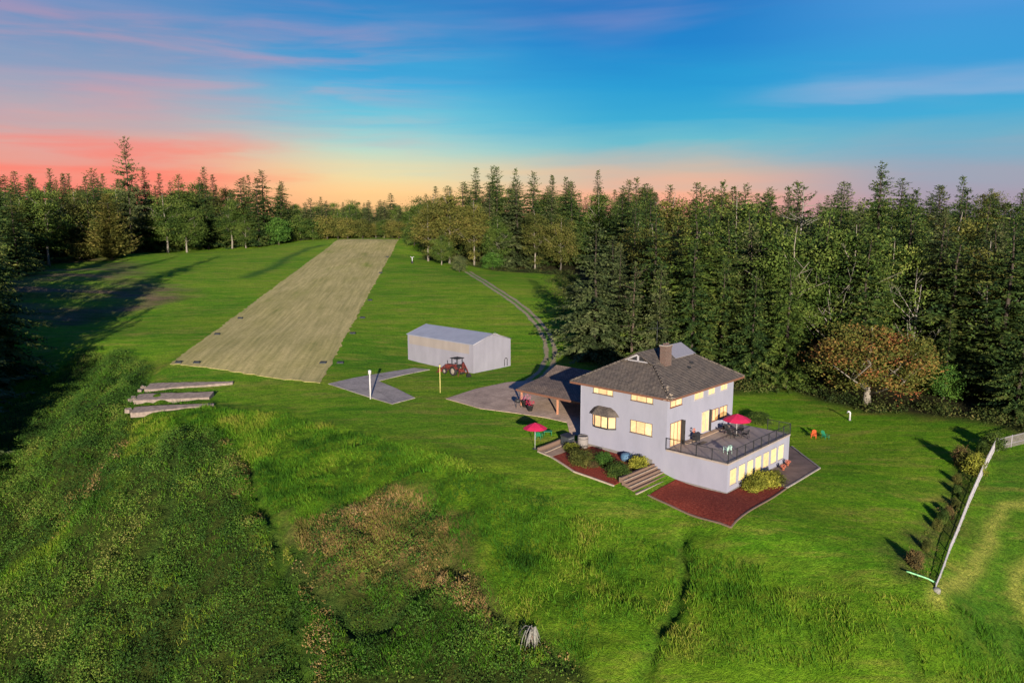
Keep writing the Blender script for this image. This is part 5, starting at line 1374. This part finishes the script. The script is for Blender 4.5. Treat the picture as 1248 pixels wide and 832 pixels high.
n2 = fill(wp((768,165),(1000,158),(1300,150),(1300,245),(752,245)), 88, 6.6, (238, 10), (14, 32), FIRS, 'distant forest tree whose upper crown alone shows over the front ranks on the right', 'crowns at the back of the right forest', 4)
n3 = fill(wp((520,266),(700,246),(700,330),(515,330)), 34, 5.5, (228, 11), (12, 34), FIRS, 'dark tree packed behind the grove above the gravel road', 'trees packed behind the grove', 5)
n7 = fill(wp((668,272),(800,240),(800,335),(668,335)), 30, 5.5, (232, 9), (12, 32), FIRS, 'dark tree in the forest between the roadside grove and the row behind the house', 'trees between the grove and the house row', 15)
n4 = fill(wp((-25,205),(60,258),(140,283),(225,318),(350,348),(350,420),(-25,420)), 84, 5.4, (222, 9), (12, 34), FIRS, 'tree crowded in the shaded left forest between the named firs and cedar', 'trees of the left forest', 6)
n5 = fill(wp((350,375),(520,352),(520,440),(350,440)), 44, 6.2, (247, 5), (10, 22), ['fir0', 'fir1', 'fir3', ('fir2', 'grey'), ('alder1', 'green'), ('alder2', 'green'), 'fir5', 'column'], 'distant tree in the low belt closing the view beyond the far end of the airstrip', 'trees beyond the airstrip end', 7)
n6 = fill(wp((350,366),(520,344),(520,352),(350,376)), 16, 4.2, (262, 4), (5, 14), [('alder2', 'green'), ('bush', 'green'), ('alder2', 'olive'), ('bush', 'olive')], 'low leafy tree in the hedge line just past the far edge of the airstrip', 'hedge trees past the airstrip end', 8)
# trees standing left and right of the picture that throw the long shadows across the field edge
for k, (x, y, h) in enumerate(((-84,86,31),(-90,100,32),(-79,76,30),(-95,112,32),(-74,84,30),(-84,110,32),(-70,70,26),(-110,160,30),(-72,88,25),(-80,95,28),(-92,104,27),(-101,118,28),(-67,76,22),(-112,132,27),(-118,150,26),(-126,168,27),(-90,122,26),(-66,64,22),(-134,190,26),(-138,215,24),(-112,146,25),(-101,131,24))):
    tree(('fir2', 'fir0', 'fir5')[k % 3], (x, y, gz(x, y) - .2), h, 'fir beyond the left side of the view', 'tree', 'firs beyond the left side of the view', wide=1.1)
for k, (x, y, h) in enumerate(((76,100,22),(84,108,26),(72,91,16))):
    tree('fir2', (x, y, gz(x, y) - .2), h, 'fir beyond the right side of the view', 'tree', 'firs beyond the right side of the view')
print('trees', n1, n2, n3, n4, n5, n6)

# ------------------------------------------------------------------ ground cover (stuff)
def sample_poly(poly, dens, rng, maxn=10 ** 6):
    a = np.array(poly); lo = a.min(0); hi = a.max(0)
    n = int((hi[0] - lo[0]) * (hi[1] - lo[1]) * dens)
    x = rng.uniform(lo[0], hi[0], n); y = rng.uniform(lo[1], hi[1], n)
    k = inside(x, y, poly)
    k &= (np.abs(x) < .70 * y + 4) & (y > 40)
    return x[k], y[k]
def ground_cover(name, label, cx, cy, rmin, rmax, hfac, nleaf, leaf, mat, seed, tintf, wfac=.5):
    rng = np.random.default_rng(seed)
    z = ground(cx, cy); n = len(cx)
    r = rng.uniform(rmin, rmax, n) * (.6 + .8 * fbm(cx / 3, cy / 3, seed, 2)); tb = tintf(cx, cy, rng)
    cnt = np.maximum(2, (nleaf * (r / rmax) ** 2 * rng.uniform(.6, 1.4, n)).astype(int))
    idx = np.repeat(np.arange(n), cnt); N = len(idx)
    u = rng.normal(size=(N, 3)); u[:, 2] = np.abs(u[:, 2]); u /= np.linalg.norm(u, axis=1, keepdims=True)
    q = rng.uniform(.45, 1.05, N)[:, None]
    P = np.stack([cx, cy, z], -1)[idx] + u * q * np.stack([r, r, r * hfac], -1)[idx]
    D = rng.normal(size=(N, 3)); D[:, 2] += .3
    ls = leaf * rng.uniform(.55, 1.4, N)
    v, f = leaf_quads(P, ls, ls * wfac, D, u + np.array([0, 0, .3]), rng)
    t = np.clip(tb[idx] + rng.normal(0, .12, N) + (q[:, 0] - .8) * .25, 0, 1)
    o = link(name, np_mesh(name, v, f, dict(tint=np.repeat(t, 4))), None, mat)
    return tag(o, label, None, None, 'stuff')
FOL['scrub'] = mk_foliage('scrub_leaves', [(0, (.022, .055, .009)), (.35, (.052, .120, .014)), (.6, (.095, .165, .019)), (.82, (.15, .185, .03)), (1, (.19, .17, .05))], objvar=0, clump=.7)
FOL['dry'] = mk_foliage('dry_brown_scrub', [(0, (.050, .070, .012)), (.35, (.12, .11, .026)), (.6, (.20, .135, .045)), (.85, (.27, .17, .07)), (1, (.31, .22, .11))], objvar=0, clump=.7)
FOL['grass'] = mk_foliage('tall_grass_blades', [(0, (.018, .060, .004)), (.35, (.048, .138, .006)), (.65, (.100, .190, .010)), (.87, (.165, .200, .020)), (1, (.20, .20, .035))], objvar=0, clump=.5)
FOL['under'] = mk_foliage('forest_undergrowth', [(0, (.012, .022, .006)), (.4, (.035, .055, .012)), (.7, (.075, .085, .02)), (1, (.13, .11, .035))], objvar=0)
tn = lambda s, a=.3, o=.3, sc=4.0: (lambda x, y, rng: np.clip(o + a * (fbm(x / sc, y / sc, s, 3) - .5) * 3 + rng.normal(0, .13, len(x)), 0, 1))
rng = np.random.default_rng(5)
gx = []; gy = []
for pl in (SCRUB_A, SCRUB_B):
    x, y = sample_poly(pl, 2.0, rng); gx.append(x); gy.append(y)
x, y = sample_poly(SCRUB_C, 1.6, rng); gx.append(x); gy.append(y)
x = np.concatenate(gx); y = np.concatenate(gy)
keep = np.ones(len(x), bool)
for pl, dep, wid in GUL: keep &= poly_dist(x, y, pl) > .55
ground_cover('scrub', 'dense leafy green scrub covering the lower left bank', x[keep], y[keep], .35, 1.3, .95, 105, .165, FOL['scrub'], 21, lambda x, y, rng: tn(3, .55, .30, 6.0)(x, y, rng) + .30 * (fbm(x / 1.6 + y / 14, y / 12, 91, 3) - .5))
DRY = [TAN] + [gpts(q) for q in ([(552,662),(575,690),(640,765),(705,805),(690,832),(640,800),(560,715)], [(362,690),(392,690),(425,780),(440,850),(385,850),(372,780)], [(268,535),(300,560),(330,650),(312,655),(280,590)], [(60,640),(95,590),(150,528),(158,540),(110,610),(70,660)])]
x = []; y = []
for q in DRY:
    a_, b_ = sample_poly(q, 3.0, rng); x.append(a_); y.append(b_)
x = np.concatenate(x); y = np.concatenate(y); k = fbm(x / 3.5, y / 3.5, 77, 3) > .42
ground_cover('dry_scrub', 'brown dry brush on the hump in the middle foreground', x[k], y[k], .3, .8, .8, 40, .2, FOL['dry'], 22, tn(5, .4, .45))
x, y = sample_poly(SHORE, 3.2, rng); k = fbm(x / 2.5, y / 2.5, 78, 3) > .45
ground_cover('fence_planting', 'low brown and green planting strip along the slatted fence', x[k], y[k], .15, .5, .7, 26, .13, FOL['dry'], 23, tn(6, .5, .22))

BEAMS = [gpts(q) for q in ([(172,468),(286,465),(286,471),(176,481)], [(160,483),(262,479),(262,489),(164,497)], [(156,497),(265,494),(264,501),(160,510)])]
BEDS = BEAMS + [L2((-1.1, 5.6), (-5.5, 5.4), (-6.7, -4.0), (5.7, -3.6), (14.1, -3.6), (19.7, 2.0), (18.8, 3.2), (LX, 3.2), (LX, 18.3), (0, 18.3), (-.3, 19.6), (-5.9, 19.5), (-6.1, 17.4), (-7.4, 13.2), (-6.9, 8.5), (-6.4, 6.3), (-1.1, 6.2)),
        gpts([(543,486),(580,474),(618,466),(655,463),(712,470),(712,520),(691,515),(664,509),(625,503),(585,498)]), gpts([(400,468),(430,461),(462,455.5),(505,448.5),(524,450.5),(492,457),(461,464.5),(484,474),(506,485),(478,492.5),(440,481)]), STRIP]
def blades(name, label, x, y, hmin, hmax, w, per, seed, tintf, lean=.5, mat='grass'):
    rng = np.random.default_rng(seed)
    x = np.repeat(x, per) + rng.normal(0, .09, len(x) * per); y = np.repeat(y, per) + rng.normal(0, .09, len(y) * per)
    n = len(x); z = ground(x, y); h = rng.uniform(hmin, hmax, n) * (.55 + .9 * vnoise(x / 1.7, y / 1.7, seed))
    D = np.stack([rng.normal(0, lean, n) - .15, rng.normal(0, lean, n), np.ones(n)], -1); D /= np.linalg.norm(D, axis=1, keepdims=True)
    B = np.stack([x, y, z - .03], -1); T_ = B + D * h[:, None]
    a = rng.uniform(0, 3.14, n); S = np.stack([np.cos(a), np.sin(a), np.zeros(n)], -1) * (w * rng.uniform(.6, 1.3, n))[:, None] / 2
    Vv = np.stack([B - S, B + S, T_], 1).reshape(-1, 3)
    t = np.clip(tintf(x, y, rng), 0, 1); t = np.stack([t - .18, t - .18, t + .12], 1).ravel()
    return tag(link(name, np_mesh(name, Vv, np.arange(n * 3).reshape(-1, 3), dict(tint=np.clip(t, 0, 1))), None, FOL[mat]), label, None, None, 'stuff')
x, y = sample_poly(ROUGH, 30, rng)
out = np.ones(len(x), bool)
for bd in BEDS: out &= ~inside(x, y, bd)
dn = 1 - np.maximum.reduce([soft(x, y, q, 2) for q in (SCRUB_A, SCRUB_B)]) * .75
cl = fbm(x / 2.2, y / 2.2, 61, 3)
dn *= 1 - .75 * soft(x, y, TAN, 3)
for pl, dep, wid in GUL: dn = np.where(poly_dist(x, y, pl) < .5, .04, dn)
k = out & (rng.random(len(x)) < dn * np.clip((cl - .30) * 3.2, .10, 1))
xd, yd = sample_poly(TAN, 34, rng); kd = fbm(xd / 2.5, yd / 2.5, 63, 3) > .40
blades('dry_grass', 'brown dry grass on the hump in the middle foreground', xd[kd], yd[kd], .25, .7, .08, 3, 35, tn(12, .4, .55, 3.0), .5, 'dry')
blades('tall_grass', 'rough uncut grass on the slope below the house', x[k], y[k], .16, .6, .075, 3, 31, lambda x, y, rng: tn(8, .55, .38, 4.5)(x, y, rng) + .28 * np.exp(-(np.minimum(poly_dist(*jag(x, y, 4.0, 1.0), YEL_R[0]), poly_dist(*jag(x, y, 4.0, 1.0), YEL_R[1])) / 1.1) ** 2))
LAWN = gpts([(190,470),(255,462),(330,458),(400,475),(480,495),(545,488),(620,505),(690,520),(700,490),(895,480),(960,478),(1050,504),(1170,512),(1240,528),(1320,545),(1320,770),(1130,745),(940,690),(830,665),(690,610),(600,575),(480,540),(340,505)])
x, y = sample_poly(LAWN, 26, rng)
out = np.ones(len(x), bool)
for bd in BEDS: out &= ~inside(x, y, bd)
k = out & (fbm(x / 1.5, y / 1.5, 62, 2) > .38)
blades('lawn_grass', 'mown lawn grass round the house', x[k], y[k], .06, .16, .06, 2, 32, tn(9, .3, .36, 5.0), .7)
# bramble and fern along the forest edges
ux = []; uy = []
for pl, dens in ((gpts([(702,335),(716,420),(738,460),(800,472),(900,478),(960,476),(1050,501),(1170,510),(1240,525),(1330,545)]), 1.0), (gpts([(515,315),(545,318),(600,330),(700,335)]), .8), (gpts([(0,312),(60,307),(130,314),(200,303),(240,295),(345,289.5)]), .35), (gpts([(345,290.5),(413,290.5),(488,290.5),(512,300)]), .35)):
    for (ax, ay), (bx_, by_) in zip(pl[:-1], pl[1:]):
        Ln = math.hypot(bx_ - ax, by_ - ay); n = int(Ln * dens * 6)
        f_ = rng.random(n); dep = np.abs(rng.normal(0, 3.2, n)) + .4
        nx_, ny_ = -(by_ - ay) / Ln, (bx_ - ax) / Ln
        if ny_ < 0: nx_, ny_ = -nx_, -ny_
        ux.append(ax + (bx_ - ax) * f_ + nx_ * dep); uy.append(ay + (by_ - ay) * f_ + ny_ * dep)
x = np.concatenate(ux); y = np.concatenate(uy)
ground_cover('undergrowth', 'bramble and fern undergrowth along the forest edges', x, y, .5, 1.6, 1.0, 46, .3, FOL['under'], 24, tn(7, .35, .45))

# ------------------------------------------------------------------ garden shrubs and saplings
bm_ = broad_mesh(31, 1.0, .56, -.30, 60, 110, .085, .22)
bm2_ = broad_mesh(32, 1.0, .55, -.25, 60, 120, .07, .24)
stem = trunk_mesh(.8, .03, 3, limbs=[(.1, k * 1.2, .5, .8, .015) for k in range(5)])
def shrub(px, wd, h, label, fol, mesh=bm_, name='shrub', group=None, ts=None):
    if ts: q = loc(*ts); p = Vector((*q, gz(*q)))
    else: p = at(*px)
    root = thing(name, label, 'shrub', p, random.uniform(0, 6.28), group); root.scale = (wd / 1.05, wd / 1.05, h * 1.15)
    for nm, me, mt in (('foliage', mesh, FOL[fol]), ('stem', stem, BARK['brown'])):
        o = bpy.data.objects.new(nm, me)
        if not me.materials: me.materials.append(mt)
        o.material_slots[0].link = 'OBJECT'; o.material_slots[0].material = mt
        COL.objects.link(o); o.parent = root
shrub((696, 549), 1.5, .8, 'small yellow green shrub at the far corner of the red mulch bed', 'yellow')
shrub((707, 565), 2.3, 1.3, 'large pale olive shrub at the lawn edge of the red mulch bed', 'olive', bm2_)
shrub((735, 566), 2.0, 1.2, 'bright green rounded shrub in the middle of the red mulch bed', 'bright')
shrub((722, 569), 1.1, .6, 'low orange tinged plant between the olive and bright green shrubs', 'brown', bm2_)
shrub((754, 581), 2.1, 1.3, 'round olive green shrub next to the timber steps', 'green', bm2_)
shrub((779, 571), 1.7, 1.3, 'lime green shrub above the timber steps against the house wall', 'yellow')
shrub(None, 2.1, 1.2, 'yellow shrub below the lower lit windows, nearest the house corner', 'yellow', bm2_, ts=(3.0, -1.3))
shrub(None, 2.4, 1.35, 'larger yellow shrub below the middle of the lower lit windows', 'yellow', bm_, ts=(5.0, -1.5))
shrub(None, 1.8, 1.1, 'pale variegated shrub at the patio edge beside the yellow shrubs', 'olive', bm_, ts=(6.6, -1.9))
shrub(None, 1.2, .6, 'low dark green plant against the wall behind the yellow shrubs', 'green', bm2_, ts=(6.0, -.6))
shrub((1186, 575), 2.1, 2.0, 'yellow leafed bush by the upper end of the slatted fence', 'yellow')
shrub((1210, 546), 2.2, 1.8, 'green bush in the corner where the two fences meet', 'green')
shrub((925, 515), 2.6, 1.2, 'low clipped lawn shrub beyond the far deck corner', 'green', bm2_)
for i, (px, py, h, f_, lab) in enumerate(((1171, 566, 3.0, 'brown', 'slim brown sapling left of the yellow fence bush'), (1176, 571, 2.8, 'olive', 'slim olive sapling touching the yellow fence bush'), (1167, 589, 1.5, 'olive', 'small olive sapling second below the yellow fence bush'), (1166, 603, 1.6, 'green', 'green sapling third below the yellow fence bush'),
      (1164, 619, 1.3, 'olive', 'short olive sapling halfway along the fence planting'), (1156, 630, 1.7, 'brown', 'tall brown sapling just below halfway along the fence planting'), (1148, 637, 1.9, 'green', 'dark green sapling in the middle of the fence planting'), (1142, 645, 1.5, 'olive', 'olive sapling below the dark green one in the fence planting'),
      (1128, 671, 1.4, 'olive', 'olive sapling second from the low end of the fence planting'), (1115, 690, 2.2, 'brown', 'bare brown shrub at the low end of the fence planting'), (1196, 552, 2.0, 'green', 'green sapling between the yellow bush and the fence corner'))):
    shrub((px, py), h * .5, h * .62, lab, f_, bm_ if i % 2 else bm2_, 'sapling')
# dead strap leaved plant in the rough grass
p = at(648, 772)
dp = thing('dead_plant', 'pale dead strap leaved plant alone in the rough grass below the house', 'plant', p)
rr = random.Random(4); b = MB(); g2 = MB()
for k in range(54):
    gr = k >= 36; q = g2 if gr else b
    a = rr.uniform(3.2, 6.2) if not gr else rr.uniform(1.2, 4.2); L_ = rr.uniform(.6, 1.9) * (.7 if gr else 1)
    u = Vector((math.cos(a), math.sin(a), 0)); s_ = Vector((-u.y, u.x, rr.uniform(-.5, .5))) * rr.uniform(.03, .06)
    c0 = Vector((rr.gauss(0, .15), rr.gauss(0, .15), rr.uniform(.5, 1.25))) + (Vector((-.55, .5, .15)) if gr else Vector())
    dr = rr.uniform(.5, 1.3); pts = [c0, c0 + u * L_ * .25 + Vector((0, 0, rr.uniform(.0, .3))), c0 + u * L_ * .5 + Vector((0, 0, -.3 * dr)), c0 + u * L_ * (.6 + rr.uniform(-.05, .15)) + Vector((rr.gauss(0, .1), rr.gauss(0, .1), -c0.z * dr))]
    vs = [v for w_, pnt in zip((.6, 1, .8, .15), pts) for v in (pnt - s_ * w_, pnt + s_ * w_)]
    q.add(vs, [(0, 1, 3, 2), (2, 3, 5, 4), (4, 5, 7, 6)])
b.build('dead_leaves', M['straw_dead'], dp, fix=False); g2.build('green_leaves', FOL['grey'], dp, fix=False)
MB().tube([(0, 0, -.2), (.05, 0, .6), (0, .05, 1.2)], [.16, .12, .06], 8).build('stem', M['wood'], dp)
scene.view_settings.view_transform = 'Standard'; scene.view_settings.look = 'None'
scene.view_settings.exposure = 0.95; scene.view_settings.gamma = 1.0
scene.cycles.use_denoising = True
